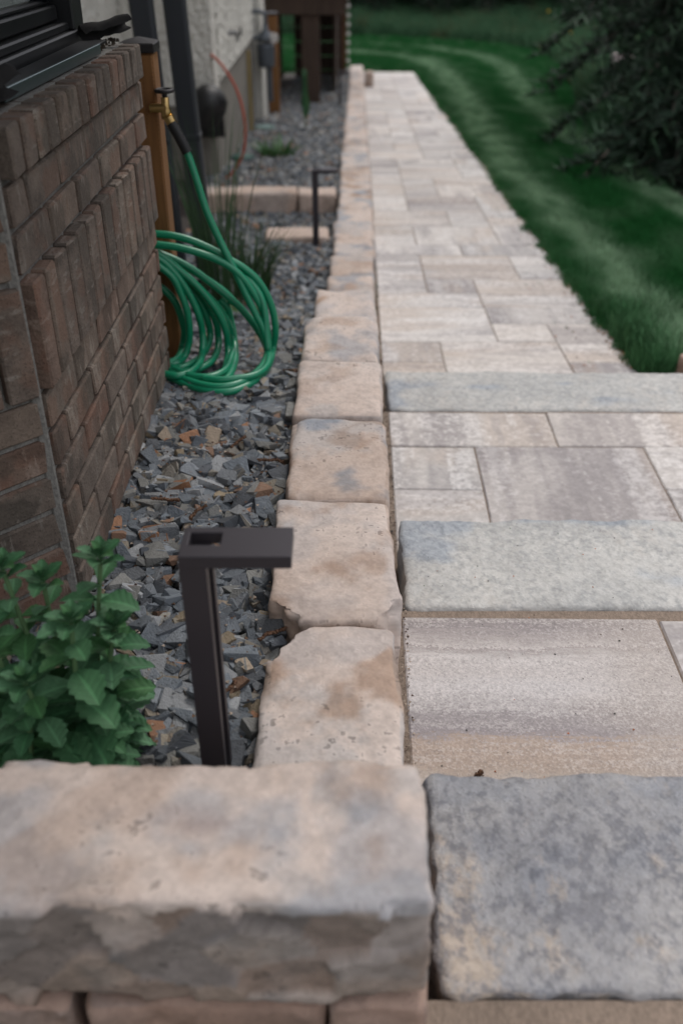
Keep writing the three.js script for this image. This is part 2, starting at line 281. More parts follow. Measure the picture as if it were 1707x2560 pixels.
const lawnY = (x, Z) => (Z < 3.47 ? 0 : terrY(Z)) - .02 + bank(x, Z) + .018 * N3(x * 1.1, 2, Z * .7);
{
  const P = [], U = [], I = [], zs = []; for (let Z = -2; Z < 30.9; Z += Z < 12 ? .12 : .3) zs.push(Z); const nx = 24;
  for (const Z of zs) { const a = lawnLeft(Z), b = rightB(Z); for (let i = 0; i <= nx; i++) { const x = lerp(a, b, i / nx); P.push(x, lawnY(x, Z), -Z); U.push(x * .8, Z * .8); } }
  for (let j = 0; j < zs.length - 1; j++) for (let i = 0; i < nx; i++) { const a = j * (nx + 1) + i; I.push(a, a + 1, a + nx + 1, a + 1, a + nx + 2, a + nx + 1); }
  const g = new THREE.BufferGeometry(); g.setAttribute('position', new THREE.Float32BufferAttribute(P, 3)); g.setAttribute('uv', new THREE.Float32BufferAttribute(U, 2)); g.setIndex(I); g.computeVertexNormals();
  solo('lawn', g, std({ color: lin(.014, .045, .012), roughness: 1 }), 'mown green lawn running along the right of the path', null, null, 'structure');
}

// ---------------------------------------------------------------- paving
const jointGap = .0048;
let paverSeed = 100;
function paver(parent, s0, s1, t0, t1, top, mat, o = {}) { // top: y at the paver's middle; lower path pavers lie on the slope
  const sd = paverSeed++, r = rng(sd), tm = (t0 + t1) / 2, w = s1 - s0 - jointGap, d = t1 - t0 - jointGap;
  const g = cbox(w, .06, d, .004, { k: .45, off: o.off ?? [r() * 9, r() * 9], turnUV: o.turn ?? r() < .35, jit: .0016, seed: sd });
  if (o.uvFit) { const p = g.attributes.position, u = g.attributes.uv; for (let i = 0; i < p.count; i++) u.setXY(i, p.getX(i) / w + .5, .5 - p.getZ(i) / d); }
  const m = part(parent, 'paver', g, mat ?? M.paver[Math.floor(r() * M.paver.length)]);
  m.position.set(PL(tm) + (s0 + s1) / 2, top - .03 + (r() - .5) * .002, -tm); m.rotation.set(o.slope ?? 0, -.0155, 0); m.rotation.x += (r() - .5) * .003; return m;
}
function slopedSheet(name, z0, z1, dy, x0, x1, mat, label) {
  const P = [], U = [], I = [], n = 60; for (let i = 0; i <= n; i++) { const Z = lerp(z0, z1, i / n); for (const x of [x0(Z), x1(Z)]) { P.push(x, terrY(Z) + dy, -Z); U.push(x * 2, Z * 2); } }
  for (let i = 0; i < n; i++) { const a = i * 2; I.push(a, a + 1, a + 2, a + 1, a + 3, a + 2); }
  const g = new THREE.BufferGeometry(); g.setAttribute('position', new THREE.Float32BufferAttribute(P, 3)); g.setAttribute('uv', new THREE.Float32BufferAttribute(U, 2)); g.setIndex(I); g.computeVertexNormals(); return g;
}
{ // lower path on a four-column grid
  const MOD = .2865, T0 = 3.98, root = thing('garden_path'); tag(root, 'long sloping path of pale streaked rectangular pavers beside lawn', null, null, 'structure');
  part(root, 'joint_sand', slopedSheet('', 2.415, 22.1, -.006, Z => PL(Z) - .06, Z => PL(Z) + 1.16), M.sand);
  const rows = 63, used = new Set(), key = (c, r) => c + '_' + r, slope = Math.atan(SL);
  const lay = (c, r, w, h, mat) => { for (let a = 0; a < w; a++) for (let b = 0; b < h; b++) used.add(key(c + a, r + b)); const t0 = T0 + r * MOD, t1 = t0 + h * MOD; paver(root, c * MOD, (c + w) * MOD, t0, t1, terrY((t0 + t1) / 2), mat, { slope: -slope }); };
  const P_ = M.paver;
  for (const [c, r, w, h, m] of [[0, -2, 2, 1, 0], [2, -2, 2, 1, 1], [0, -1, 1, 1, 2], [0, 0, 1, 1, 1], [1, -1, 2, 2, 2], [3, -1, 1, 1, 4], [3, 0, 1, 2, 2], [0, 1, 2, 2, 5], [2, 1, 1, 1, 2], [2, 2, 2, 1, 1], [0, 3, 2, 1, 5], [2, 3, 2, 2, 0], [0, 4, 1, 2, 5], [1, 4, 1, 1, 4], [1, 5, 2, 2, 0], [3, 5, 1, 1, 3], [3, 6, 1, 1, 5], [0, 6, 1, 1, 5], [0, 7, 2, 1, 5], [2, 7, 2, 1, 3], [0, 8, 1, 1, 5], [0, 9, 1, 1, 3], [1, 8, 2, 2, 0], [3, 8, 1, 2, 5], [0, 10, 2, 1, 2], [2, 10, 1, 1, 3], [3, 10, 1, 1, 5]]) lay(c, r, w, h, P_[m]);
  const r = rng(4242);
  for (let j = 11; j < rows; j++) for (let c = 0; c < 4; c++) {
    if (used.has(key(c, j))) continue;
    const can = (w, h) => { if (c + w > 4 || j + h > rows) return false; for (let a = 0; a < w; a++) for (let b = 0; b < h; b++) if (used.has(key(c + a, j + b))) return false; return true; };
    const opts = [[2, 2], [2, 1], [1, 2], [1, 1], [2, 1]].filter(o => can(...o)), q = opts[Math.floor(r() * opts.length)]; lay(c, j, ...q);
  }
}
function landing(name, label, y, list, t0, t1, s1, extra) {
  const root = thing(name); tag(root, label, null, null, 'structure');
  const w = s1 + .06; part(root, 'base', boxAt(w, .30, t1 - t0, PL((t0 + t1) / 2) - .055 + w / 2, y - .006 - .15, -(t0 + t1) / 2, .002, { k: 2 }), M.sand);
  for (const [a, b, c, d, m, o] of list) paver(root, a, b, c, d, y, m, o);
  extra?.(root); return root;
}
landing('upper_landing', 'upper paved landing before the dark slate coloured step', .447, [[.0, .58, .12, .66, M.paver[0]], [.58, 1.16, .12, .66, M.paver[2]], [1.16, 1.42, .12, .66, M.paver[1]], [0, .58, -.46, .12, M.paver[3]], [.58, 1.16, -.46, .12, M.paver[0]], [1.16, 1.42, -.46, .12, M.paver[1]]], -.5, .715, 1.42);
landing('middle_landing', 'paved landing with one broad banded paver between two steps', .30, [[-.010, .597, 1.13, 1.722, M.hero, { uvFit: true }], [.597, 1.18, 1.13, 1.708, M.paver[4], { turn: false }], [1.18, 1.42, 1.13, 1.708, M.paver[0]], [0, .597, .84, 1.13, M.paver[2]], [.597, 1.18, .84, 1.13, M.paver[1]], [1.18, 1.42, .84, 1.13, M.paver[1]]], .80, 1.752, 1.42);
landing('lower_landing', 'paved landing of mixed pavers between two pale grey steps', .15, [
  [.0, .585, 2.838, 3.102, M.paver[0], { turn: true }], [.585, 1.17, 2.838, 3.102, M.paver[2], { turn: true }], [1.17, 1.42, 2.838, 3.102, M.paver[0], { turn: true }],
  [0, .292, 2.552, 2.838, M.paver[3], { turn: true }], [0, .292, 2.262, 2.552, M.paver[1], { turn: false }], [.292, .877, 2.262, 2.838, M.paver[4], { turn: true }],
  [.877, 1.17, 2.552, 2.838, M.paver[0], { turn: false }], [.877, 1.17, 2.262, 2.552, M.paver[1]], [1.17, 1.42, 2.262, 2.838, M.paver[2]],
  [0, .585, 1.98, 2.262, M.paver[2]], [.585, 1.17, 1.98, 2.262, M.paver[0]], [1.17, 1.42, 1.98, 2.262, M.paver[3]]], 1.95, 3.12, 1.42);

// step slabs
function slab(name, label, t0, t1, y, x0, x1, mat, seed, tint, o = {}) {
  const g = stoneGeo(x1 - x0, .15, t1 - t0, { seg: o.seg ?? .014, r: .014, amp: .004, low: .005, side: .006, outline: .007, seed, uvk: .62, tint, ...o });
  const m = solo(name, g, mat, label, 'step', 'stone step slabs'); m.position.set((x0 + x1) / 2, y, -(t0 + t1) / 2); m.rotation.y = -.006; return m;
}
const bluish = (k, a) => (x, y, z, n, so) => { const e = sst(.05, .5, fbm((x + so[0]) * 3.2, so[1], (z + so[2]) * 5, 4) + a(x, z)); return [lerp(1, .66, e * k), lerp(1, .74, e * k), lerp(1, .86, e * k)]; };
slab('step_slab', 'dark blue grey mottled stone step slab beside the corner block', .712, 1.108, .452, .142, 1.56, M.slabDark, 301, bluish(.35, (x, z) => 0), { low: .008, amp: .007, seg: .012, side: .010, r: .012 });
slab('step_slab', 'pale greenish grey stone step slab behind the broad banded paver', 1.748, 2.145, .303, .156, 1.55, M.slabLight, 302, bluish(.8, (x, z) => sst(.12, .2, -z) * .45 + sst(-.45, -.66, x) * .35 - .12));
slab('step_slab', 'pale grey stone step slab at the head of the long path', 3.118, 3.465, .153, .178, 1.52, M.slabLight, 303, bluish(.8, (x, z) => sst(-.4, -.6, x) * .3 - .12));

// ---------------------------------------------------------------- retaining wall along the path
{
  const root = thing('retaining_wall', 'low wall of tumbled beige stones stepping down along the path', 'wall');
  const patch = (k, ochre) => (x, y, z, n, so) => {
    const b = sst(.12, .55, fbm((x + so[0]) * 4.2, y * 3 + so[1], (z + so[2]) * 4.2, 4) * 1.3 + .12), o = sst(.1, .5, fbm((x + so[2]) * 4.2, y * 3 + so[0], (z + so[1]) * 4.2, 4) * 1.3);
    let c = mix3([1.05, 1.02, 1.0], [.62, .72, .84], b * Math.min(1, k * 1.25)); c = mix3(c, [.70, .565, .465], o * Math.min(1, ochre * 1.15)); return c;
  };
  const put = (x0, x1, z0, z1, top, h, seed, o = {}) => { const base = patch(o.blue ?? .5, o.ochre ?? .6);
    // a split face shows the darker body of the block in brown and grey spalls; the lower course has shade mixed into its brown
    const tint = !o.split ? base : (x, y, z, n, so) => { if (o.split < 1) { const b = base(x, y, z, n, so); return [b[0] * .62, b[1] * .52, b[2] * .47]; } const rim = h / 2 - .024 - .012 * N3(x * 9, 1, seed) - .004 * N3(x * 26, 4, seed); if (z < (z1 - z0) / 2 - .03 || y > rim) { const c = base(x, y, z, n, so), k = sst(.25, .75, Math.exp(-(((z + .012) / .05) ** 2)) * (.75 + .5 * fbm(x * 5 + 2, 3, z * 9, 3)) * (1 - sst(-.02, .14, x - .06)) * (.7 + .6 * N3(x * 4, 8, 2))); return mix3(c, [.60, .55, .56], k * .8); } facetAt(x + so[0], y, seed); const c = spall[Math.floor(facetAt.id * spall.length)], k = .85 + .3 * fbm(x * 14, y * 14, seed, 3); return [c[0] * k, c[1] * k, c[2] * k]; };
    const g = stoneGeo(x1 - x0, h, z1 - z0, { seed, seg: o.seg ?? .014, tint, ...o }); const m = part(root, 'stone', g, M.stone, o.label); m.position.set((x0 + x1) / 2, top, -(z0 + z1) / 2); m.rotation.y = o.turn ?? 0; return m; };
  const spall = [[.68, .61, .55], [.52, .52, .53], [.60, .52, .465], [.84, .81, .79], [.48, .46, .45], [.70, .67, .64]];
  // corner block facing the viewer's side, with a split rough face
  put(-.56, .108, .668, .892, .724, .208, 401, { seg: .0075, facet: .012, chisel: .0025, r: .016, groove: .078, blue: .5, ochre: .35, low: .005, outline: .001, amp: .0022, split: 1, label: 'large corner block with a rough split face' });
  // lower course under the corner block, brown, with its shade darkened into the tint
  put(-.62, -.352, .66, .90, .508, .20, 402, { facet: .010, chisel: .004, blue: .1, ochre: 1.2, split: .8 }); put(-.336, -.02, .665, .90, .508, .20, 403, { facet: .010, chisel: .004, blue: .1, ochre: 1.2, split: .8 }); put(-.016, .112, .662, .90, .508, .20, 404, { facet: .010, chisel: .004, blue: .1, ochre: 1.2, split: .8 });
  put(-.62, -.20, .66, .90, .302, .22, 405, { chisel: .016, ochre: .9 }); put(-.19, .11, .662, .90, .302, .22, 406, { chisel: .016, ochre: .9 });
  // cap stones beside the steps
  put(-.143, .107, .90, 1.424, .520, .17, 411, { seg: .009, blue: .25, ochre: .75, r: .018, low: .007, outline: .007, amp: .003, cuts: [[-1, .25, -.75, .205]] });
  put(-.150, .117, 1.432, 1.884, .530, .175, 412, { seg: .009, blue: .22, ochre: .55, r: .018, low: .007, cuts: [[-1, .1, 1, .210], [1, .5, 1, .222]], turn: .02 });
  put(-.137, .121, 1.892, 2.338, .524, .17, 413, { seg: .011, blue: 1.0, ochre: .6, r: .03, low: .006, cuts: [[-1, 0, -1, .226]] });
  put(-.136, .122, 2.346, 2.736, .520, .17, 414, { seg: .012, blue: .12, ochre: .35, r: .022, turn: -.02 });
  put(-.128, .124, 2.744, 3.125, .522, .17, 415, { seg: .012, blue: .55, ochre: .45, r: .03, cuts: [[-1, 0, -1, .205], [1, 0, -1, .212]] });
  put(-.116, .136, 3.133, 3.54, .322, .17, 416, { seg: .016 }); put(-.112, .145, 3.548, 3.962, .324, .17, 417, { seg: .014, blue: .3, ochre: 1, cuts: [[-1, 0, -1, .215], [1, 0, -1, .225]], r: .028 });
  let Z = 3.97; const r = rng(88);
  for (let i = 0; Z < 21.5; i++) { const L = .36 + r() * .14, zm = Z + L / 2, x1 = XR(zm), w = .245 + .02 * Math.min(1, (Z - 4) / 6) + (r() - .5) * .02; const far = Z > 9; put(x1 - w, x1, Z, Z + L - .008, wallTop(zm) + (r() - .5) * .008, .16, 430 + i, { seg: far ? .05 : .02, blue: .3 + r() * .9, ochre: r(), r: .02, outline: far ? .002 : .006, turn: (r() - .5) * .03 }); Z += L; }
  // courses below the caps, seen only in gaps
  for (let z = .94, k = 0; z < 3.9; z += .41, k++) { const zm = z + .2, x1 = XR(zm); const top = wallTop(zm) - .18; put(x1 - .235, x1 - .012, z, z + .40, top, .18, 480 + k, { seg: .04, ochre: 1 }); }
  put(.425, .585, 18.5, 18.75, -.67, .25, 499, { seg: .04, ochre: 1.2, blue: 0, label: 'brown upright end block' });
}
function terrace(label, rows) {
  const root = thing('terrace_edging', label, 'edging', 'stone edgings across the gravel bed');
  for (const [x0, x1, z0, z1, y, h, seed] of rows) { const g = stoneGeo(x1 - x0, h, z1 - z0, { seed, seg: .02, r: .02, side: .01, chisel: .008, tint: () => [.95, .86, .80] }); const m = part(root, 'stone', g, M.stone); m.position.set((x0 + x1) / 2, y, -(z0 + z1) / 2); m.rotation.y = .03; }
}
terrace('beige stone edging of two blocks with brown face across the gravel bed', [[-1.12, -.355, 7.46, 7.70, -.118, .20, 501], [-.345, -.045, 7.45, 7.69, -.122, .20, 502]]);
terrace('low pale stone edging sunk in gravel just behind a slim path light', [[-.50, -.085, 6.03, 6.26, -.045, .15, 503]]);
{ const g = stoneGeo(.3, .2, .32, { seed: 511, seg: .02, tint: () => [.9, .74, .66] }); const m = solo('edging_stone', g, M.stone, 'brown edging stone at the end of the pale step, against the grass', 'stone'); m.position.set(1.655, .10, -3.67); m.rotation.y = .3; }

// ---------------------------------------------------------------- gravel bed
{
  const P = [], I = [], zs = []; for (let Z = .9; Z <= 22; Z += .06) zs.push(Z); const bedL = Z => Z < 2.8 ? -1.3 : Z < 8.4 ? -1.85 : -1.2;
  for (const Z of zs) for (const x of [bedL(Z), XR(Z) - .2]) P.push(x, bedY(Z) - .035, -Z);
  for (let i = 0; i < zs.length - 1; i++) { const a = i * 2; I.push(a, a + 1, a + 2, a + 1, a + 3, a + 2); }
  const g = new THREE.BufferGeometry(); g.setAttribute('position', new THREE.Float32BufferAttribute(P, 3)); g.setIndex(I); g.computeVertexNormals();
  solo('planting_bed', g, M.bedSoil, 'dark soil bed under the slate gravel along the house', null, null, 'structure');
  // slate chips: angular flakes, each with its own tilt and tone, heaped two to three deep
  const r = rng(9001), protos = [];
  for (let k = 0; k < 70; k++) { // a tapered, skewed block whose corners are knocked off
    const pts = [], el = .48 + r() * .40, fl = .26 + r() * .34, tp = .3 + r() * .7, sk = (r() - .5) * .45;
    for (const a of [-.5, .5]) for (const b of [-.5, .5]) for (const c of [-.5, .5]) {
      const t = a > 0 ? tp : 1, q = [a + (r() - .5) * .3, (b + (r() - .5) * .3) * (.75 + .25 * t), c * t + sk * a + (r() - .5) * .3], cut = .06 + r() * .16;
      for (let m = 0; m < 3; m++) { const w = q.slice(); w[m] *= 1 - cut * (1 + r()); pts.push(new THREE.Vector3(w[0], w[1] * fl, w[2] * el)); }
    }
    protos.push(new ConvexGeometry(pts).attributes.position.array);
  }
  const pos = [], col = [], uvs = [], mt = new THREE.Matrix4(), q = new THREE.Quaternion(), e = new THREE.Euler(), v = new THREE.Vector3();
  const tones = [[.098, .112, .127], [.078, .090, .103], [.125, .138, .152], [.052, .058, .067], [.185, .192, .198], [.125, .125, .118], [.10, .107, .115]], warm = [[.19, .095, .05], [.17, .135, .09], [.22, .175, .13], [.14, .08, .05], [.20, .185, .16], [.15, .13, .10]];
  const chip = (x, y, Z, s, tilt) => {
    const a = protos[Math.floor(r() * protos.length)]; e.set((r() - .5) * tilt, r() * 6.283, (r() - .5) * tilt); q.setFromEuler(e); mt.compose(new THREE.Vector3(x, y, -Z), q, new THREE.Vector3(s, s, s));
    const ou = r() * 5, ov = r() * 5, w = r() < .08; let c = w ? warm[Math.floor(r() * warm.length)] : tones[Math.floor(r() * tones.length)]; const g = .95 + r() * .7; const part2 = r() < .09 ? warm[Math.floor(r() * warm.length)] : null;
    for (let i = 0; i < a.length; i += 9) { const fc = part2 && r() < .4 ? part2 : c, k = g * (.9 + r() * .2); for (let j = 0; j < 9; j += 3) { v.set(a[i + j], a[i + j + 1], a[i + j + 2]).applyMatrix4(mt); pos.push(v.x, v.y, v.z); uvs.push(a[i + j] * s * 2.6 + ou, (a[i + j + 2] + a[i + j + 1] * .8) * s * 2.6 + ov); col.push(fc[0] * k, fc[1] * k, fc[2] * k); } }
  };
  const strew = (z0, z1, left, right, dens, s0, s1) => { const steps = Math.ceil((z1 - z0) / .1); for (let k = 0; k < steps; k++) { const Za = z0 + k * .1, a = left(Za), b = right(Za), n = dens * (b - a) * .1; for (let i = 0; i < n; i++) { const x = lerp(a, b, r()), Z = Za + r() * .1, lay = r(), s = lerp(s0, s1, Math.pow(r(), 1.9)); chip(x, bedY(Z) - .03 + lay * .032 + .006 * N3(x * 6, 0, Z * 6), Z, s, lay > .6 ? .9 : 1.7); } } };
  const wl = Z => XR(Z) - .25;
  strew(.9, 1.6, Z => Math.max(-.95, -.56 - (1.568 - Z) * 1.0), wl, 3600, .024, .072);
  strew(1.6, 3.0, Z => -.56, wl, 3600, .024, .072);
  strew(3.0, 6.0, Z => -1.25, Z => XR(Z) - .24, 2200, .026, .06);
  strew(6.27, 7.44, Z => -1.15, wl, 2000, .03, .06);
  strew(7.7, 11, Z => -1.2, wl, 1700, .03, .062); strew(11, 17, Z => -1.2, wl, 1000, .035, .07); strew(17, 21.5, Z => -.9, wl, 700, .04, .08);
  const gg = new THREE.BufferGeometry(); gg.setAttribute('position', new THREE.Float32BufferAttribute(pos, 3)); gg.setAttribute('color', new THREE.Float32BufferAttribute(col, 3)); gg.setAttribute('uv', new THREE.Float32BufferAttribute(uvs, 2)); gg.computeVertexNormals();
  solo('slate_gravel', gg, M.slate, 'angular blue grey slate chips filling the bed beside the house', 'gravel', null, 'stuff');
}

// ---------------------------------------------------------------- brick bay of the house
{
  const root = thing('brick_bay', 'brown brick bay wall with a projecting soldier course band', 'wall');
  const XB = -.55, ZN = 1.568, ZF = 2.78, Y0 = .30, CH = .0815;
  const prism = (inset, y0, y1) => { const i = inset * .4142, s = new THREE.Shape(); [[XB - inset, -ZF + inset], [XB - inset, -ZN - i], [XB - inset - .62, -ZN - i + .62], [-1.9, -ZN - i + .62], [-1.9, -ZF + inset]].forEach(([x, z], k) => k ? s.lineTo(x, -z) : s.moveTo(x, -z)); return new THREE.ExtrudeGeometry(s, { depth: y1 - y0, bevelEnabled: false }).rotateX(-Math.PI / 2).translate(0, y0, 0); };
  const mort = prism(.015, Y0, 1.41); part(root, 'mortar', mort, M.mortar);
  { const g = cbox(.022, 1.10, .022, .004, { k: 2 }); g.rotateY(Math.PI / 8); const m = part(root, 'corner_joint', g, M.mortar); m.position.set(XB - .0175, .858, -ZN + .0045); }
  { const g = cbox(.02, 1.108, .60, .002, { k: 2 }); const m = part(root, 'mortar', g, M.mortar); m.rotation.y = -Math.PI / 4; const d = .314, off = -.0075 - .01; m.position.set(XB - .7071 * d + .7071 * off, .855, -ZN + .7071 * d + .7071 * off); }
  const variants = {}; const br = rng(600);
  const bgeo = (w, h, d) => { const k = [w, h, d].map(a => a.toFixed(3)).join(); const list = variants[k] ??= []; const i = Math.floor(br() * 5); return list[i] ??= cbox(w, h, d, .004, { k: 1.6, off: [br() * 5, br() * 5], turnUV: h > w, jit: .003, seed: 700 + Object.keys(variants).length * 7 + i }); };
  const faces = [{ o: [XB, -ZN], d: [0, -1], n: [1, 0], L: ZF - ZN, ry: -Math.PI / 2 }, { o: [XB, -ZN], d: [-.7071, .7071], n: [.7071, .7071], L: .60, ry: -Math.PI * .75 }];
  const lay = (f, a, b, y0, y1, proud) => { const w = b - a - .0125, h = y1 - y0 - .0125, D = .09; if (w < .012) return; const m = part(root, 'brick', bgeo(+w.toFixed(3), +h.toFixed(3), D), M.brick[Math.floor(br() * M.brick.length)]); const c = (a + b) / 2, off = proud + (br() - .5) * .003 - D / 2; m.position.set(f.o[0] + f.d[0] * c + f.n[0] * off, (y0 + y1) / 2, f.o[1] + f.d[1] * c + f.n[1] * off); m.rotation.y = Math.atan2(f.n[0], f.n[1]); m.rotation.z = (br() - .5) * .006; };
  faces.forEach((f, fi) => {
    const run = (y0, y1, len, phase, proud) => { let a = .009, b = phase; while (a < f.L - .005) { const e = Math.min(b, f.L); lay(f, a, e, y0, y1, proud); a = e; b = a + len; } };
    for (let k = 0; k < 8; k++) { const y1 = .951 - k * CH; run(y1 - CH, y1, .2135, (k % 2 ? .107 : .2135) + (fi ? .05 : 0), 0); }
    run(.951, 1.167, .0795, .0795, .014);                          // soldier band, proud
    for (let k = 0; k < 2; k++) run(1.167 + k * .081, 1.167 + (k + 1) * .081, .2135, k ? .107 : .2135, 0);
    run(1.329, 1.424, .0795, .0795, .016);                         // rowlock sill course
  });
  part(root, 'sill_bed', prism(.03, 1.405, 1.418), M.mortar);
}
{ // window above the sill
  const w = thing('window', 'dark metal framed window above the brick sill', 'window'); const X = -.665;
  const rail = (y0, y1, x0, x1, z0, z1) => boxAt(x1 - x0, y1 - y0, z1 - z0, (x0 + x1) / 2, (y0 + y1) / 2, -(z0 + z1) / 2, .004);
  part(w, 'frame', mergeGeometries([rail(1.425, 1.462, X - .10, X, .9, 2.70), rail(1.462, 1.482, X - .10, X - .014, .9, 2.70), rail(1.462, 2.21, X - .10, X, 2.60, 2.70), rail(2.21, 2.298, X - .1, X, .9, 2.70)]), M.frame);
  const sash = part(w, 'sash', mergeGeometries([rail(1.486, 1.520, X - .085, X - .034, .9, 2.585), rail(1.520, 1.532, X - .085, X - .05, .9, 2.585), rail(1.532, 2.20, X - .085, X - .034, 2.53, 2.585)]), M.frame);
  part(sash, 'pane', boxAt(.006, .665, 1.63, X - .07, 1.866, -1.715, .001), M.glass);
  part(w, 'sill_pan', boxAt(.062, .008, .95, -.625, 1.436, -2.14, .002), M.frame);
  const fl = part(w, 'flashing', boxAt(.006, .022, .70, 0, 0, 0, .001), M.flash, 'teal grey metal flashing strip'); fl.position.set(-.589, 1.434, -2.13); fl.rotation.y = -.022;
  const scrap = (label, x, y, z, l, r0, ry) => { const g = new THREE.CylinderGeometry(r0, r0 * .8, l, 12, 8, true, .4, 4.6); const p = g.attributes.position; for (let i = 0; i < p.count; i++) { const k = .008 * N3(p.getX(i) * 30, p.getY(i) * 20, p.getZ(i) * 30); p.setXYZ(i, p.getX(i) + k, p.getY(i), p.getZ(i) + k); } g.computeVertexNormals(); g.rotateZ(Math.PI / 2); const m = solo('tar_paper_scrap', g, std({ color: lin(.012, .011, .011), roughness: .95, side: THREE.DoubleSide }), label, 'building paper', 'torn building paper on the sill'); m.position.set(x, y, z); m.rotation.set(.2, ry, .05); };
  scrap('torn black building paper curled on the sill by the window jamb', -.60, 1.462, -2.66, .14, .022, .75);
  scrap('crumpled black building paper beside the metal flashing strip', -.60, 1.450, -1.70, .15, .03, 1.15);
  const r = rng(31), gs = []; for (let i = 0; i < 40; i++) { const s = .003 + r() * .006; gs.push(new THREE.TetrahedronGeometry(s).translate(-.58 - r() * .05, 1.427 + s * .4, -2.5 - r() * .25)); }
  const dm = mergeGeometries(gs); dm.setAttribute('color', new THREE.Float32BufferAttribute(new Float32Array(dm.attributes.position.count * 3).map((_, i) => [.07, .055, .04][i % 3]), 3)); solo('sill_debris', dm, M.litter, 'crumbs of mortar and dirt on the brick sill', 'debris', null, 'stuff');
}
{ // stucco house body
  const h = thing('house', 'cream stucco house with grey concrete foundation', 'house');
  const slabBox = (x0, x1, y0, y1, z0, z1) => { const g = boxAt(x1 - x0, y1 - y0, z1 - z0, (x0 + x1) / 2, (y0 + y1) / 2, -(z0 + z1) / 2, .004, { k: 1 }); return g; };
  part(h, 'wall', slabBox(-6, -.68, 2.30, 2.415, .6, 2.76), M.stucco); part(h, 'wall', slabBox(-6, -1.80, -.1, 3.4, 2.76, 8.38), M.stucco);
  part(h, 'wall', slabBox(-6, -1.05, .36, 3.4, 8.40, 8.72), M.stucco); part(h, 'wall', slabBox(-6, -1.056, .50, 3.4, 8.722, 12.46), M.stucco);
  part(h, 'wall', slabBox(-6, -.97, -.55, 3.4, 12.48, 13.2), M.stucco);
  part(h, 'wall', slabBox(-2.2, -1.0, 1.6, 2.415, .3, .62), M.stucco);
  part(h, 'roof', slabBox(-6.4, -.75, 3.42, 3.52, 3.2, 13.8), M.spout); part(h, 'gutter', slabBox(-.745, -.64, 3.41, 3.53, 3.2, 13.8), M.spout);
  { // trowelled relief of the stucco on the return wall and the wall behind it
    const relief = (w, hh, nx, ny) => { const g = new THREE.PlaneGeometry(w, hh, nx, ny), p = g.attributes.position; for (let i = 0; i < p.count; i++) { const x = p.getX(i), y = p.getY(i), k = fbm(x * 16 + w, y * 16, 3, 3); p.setZ(i, .010 * sst(-.12, .16, k) + .004 * N3(x * 55, y * 55, 8)); } g.computeVertexNormals(); return g; };
    part(h, 'stucco_coat', relief(.77, 3.02, 90, 330).translate(-1.434, 1.88, -8.395), M.stucco);
    part(h, 'stucco_coat', relief(3.72, 2.88, 300, 220).rotateY(Math.PI / 2).translate(-1.052, 1.95, -10.59), M.stucco);
    part(h, 'stucco_coat', relief(2.6, 3.2, 180, 220).rotateY(Math.PI / 2).translate(-1.796, 1.8, -7.08), M.stucco);
  }
  part(h, 'foundation', slabBox(-5.9, -1.065, -.7, .357, 8.412, 8.70), M.concrete); part(h, 'foundation', slabBox(-5.9, -1.068, -.8, .497, 8.702, 12.47), M.concrete);
  part(h, 'roof', slabBox(-6.4, -.09, 2.42, 2.52, -.4, 3.15), M.spout); part(h, 'gutter', slabBox(-.085, .02, 2.41, 2.53, -.4, 3.15), M.spout);  // eave out of view, set low and wide to shade the bay brick
}
{ // downspouts
  const ds = (label, xt, xb, yb, Zt, Zb, kick) => { const t = thing('downspout', label, 'downspout', 'dark rectangular downspouts'); const a = new THREE.Vector3(xb, yb, -Zb), b = new THREE.Vector3(xt, 3.2, -Zt), L = a.distanceTo(b); const g = cbox(.102, L, .085, .012); const m = part(t, 'pipe', g, M.spout); m.position.copy(a).lerp(b, .5); m.quaternion.setFromUnitVectors(new THREE.Vector3(0, 1, 0), b.clone().sub(a).normalize()); for (const k of [.25, .7]) { const s = part(t, 'strap', cbox(.108, .03, .091, .004), M.spout); s.position.copy(a).lerp(b, k); s.quaternion.copy(m.quaternion); }
    if (kick) { const pts = []; for (let i = 0; i <= 10; i++) pts.push([xb - .02 - .0 * i, yb + .16 - i * .02, -Zb + .005 + (i * i) * .0022]); const el = part(t, 'elbow', tube(pts, .05, 40, 14), M.rubber, 'black corrugated elbow'); const p = el.geometry.attributes.position, n = el.geometry.attributes.normal; for (let i = 0; i < p.count; i++) { const ring = Math.floor(i / 15), k = (ring % 3 ? 0 : -.006); p.setXYZ(i, p.getX(i) + n.getX(i) * k, p.getY(i) + n.getY(i) * k, p.getZ(i) + n.getZ(i) * k); } } return t; };
  ds('dark grey downspout ending among the tall grass blades', -.845, -.735, -.04, 4.9, 5.0, false);
  ds('dark grey downspout with black corrugated elbow, behind the cedar post', -.965, -.86, -.02, 4.75, 4.8, true);
}
// cedar posts
function cedarPost(label, x, y0, y1, Z, w) { const t = thing('cedar_post', label, 'post', 'cedar posts with black caps', [x, y0, -Z]); const g = cbox(w, y1 - y0, w, .006, { k: 3.2 }); part(t, 'shaft', g.translate(0, (y1 - y0) / 2, 0), M.cedar); const cg = mergeGeometries([cbox(w + .014, .026, w + .014, .003).translate(0, .013, 0), new THREE.ConeGeometry((w + .008) * .7071, .014, 4, 1).rotateY(Math.PI / 4).toNonIndexed().translate(0, .033, 0)].map(q => { q.deleteAttribute('uv'); return q; })); const c = part(t, 'cap', cg, M.blackMetal); c.position.y = y1 - y0 + .0005; return t; }
cedarPost('orange cedar post with black cap holding the garden tap and hose', -.597, .28, 1.366, 3.045, .092);
cedarPost('orange cedar post with black cap beside the gas meter and deck', -.885, -.62, .66, 13.3, .14);

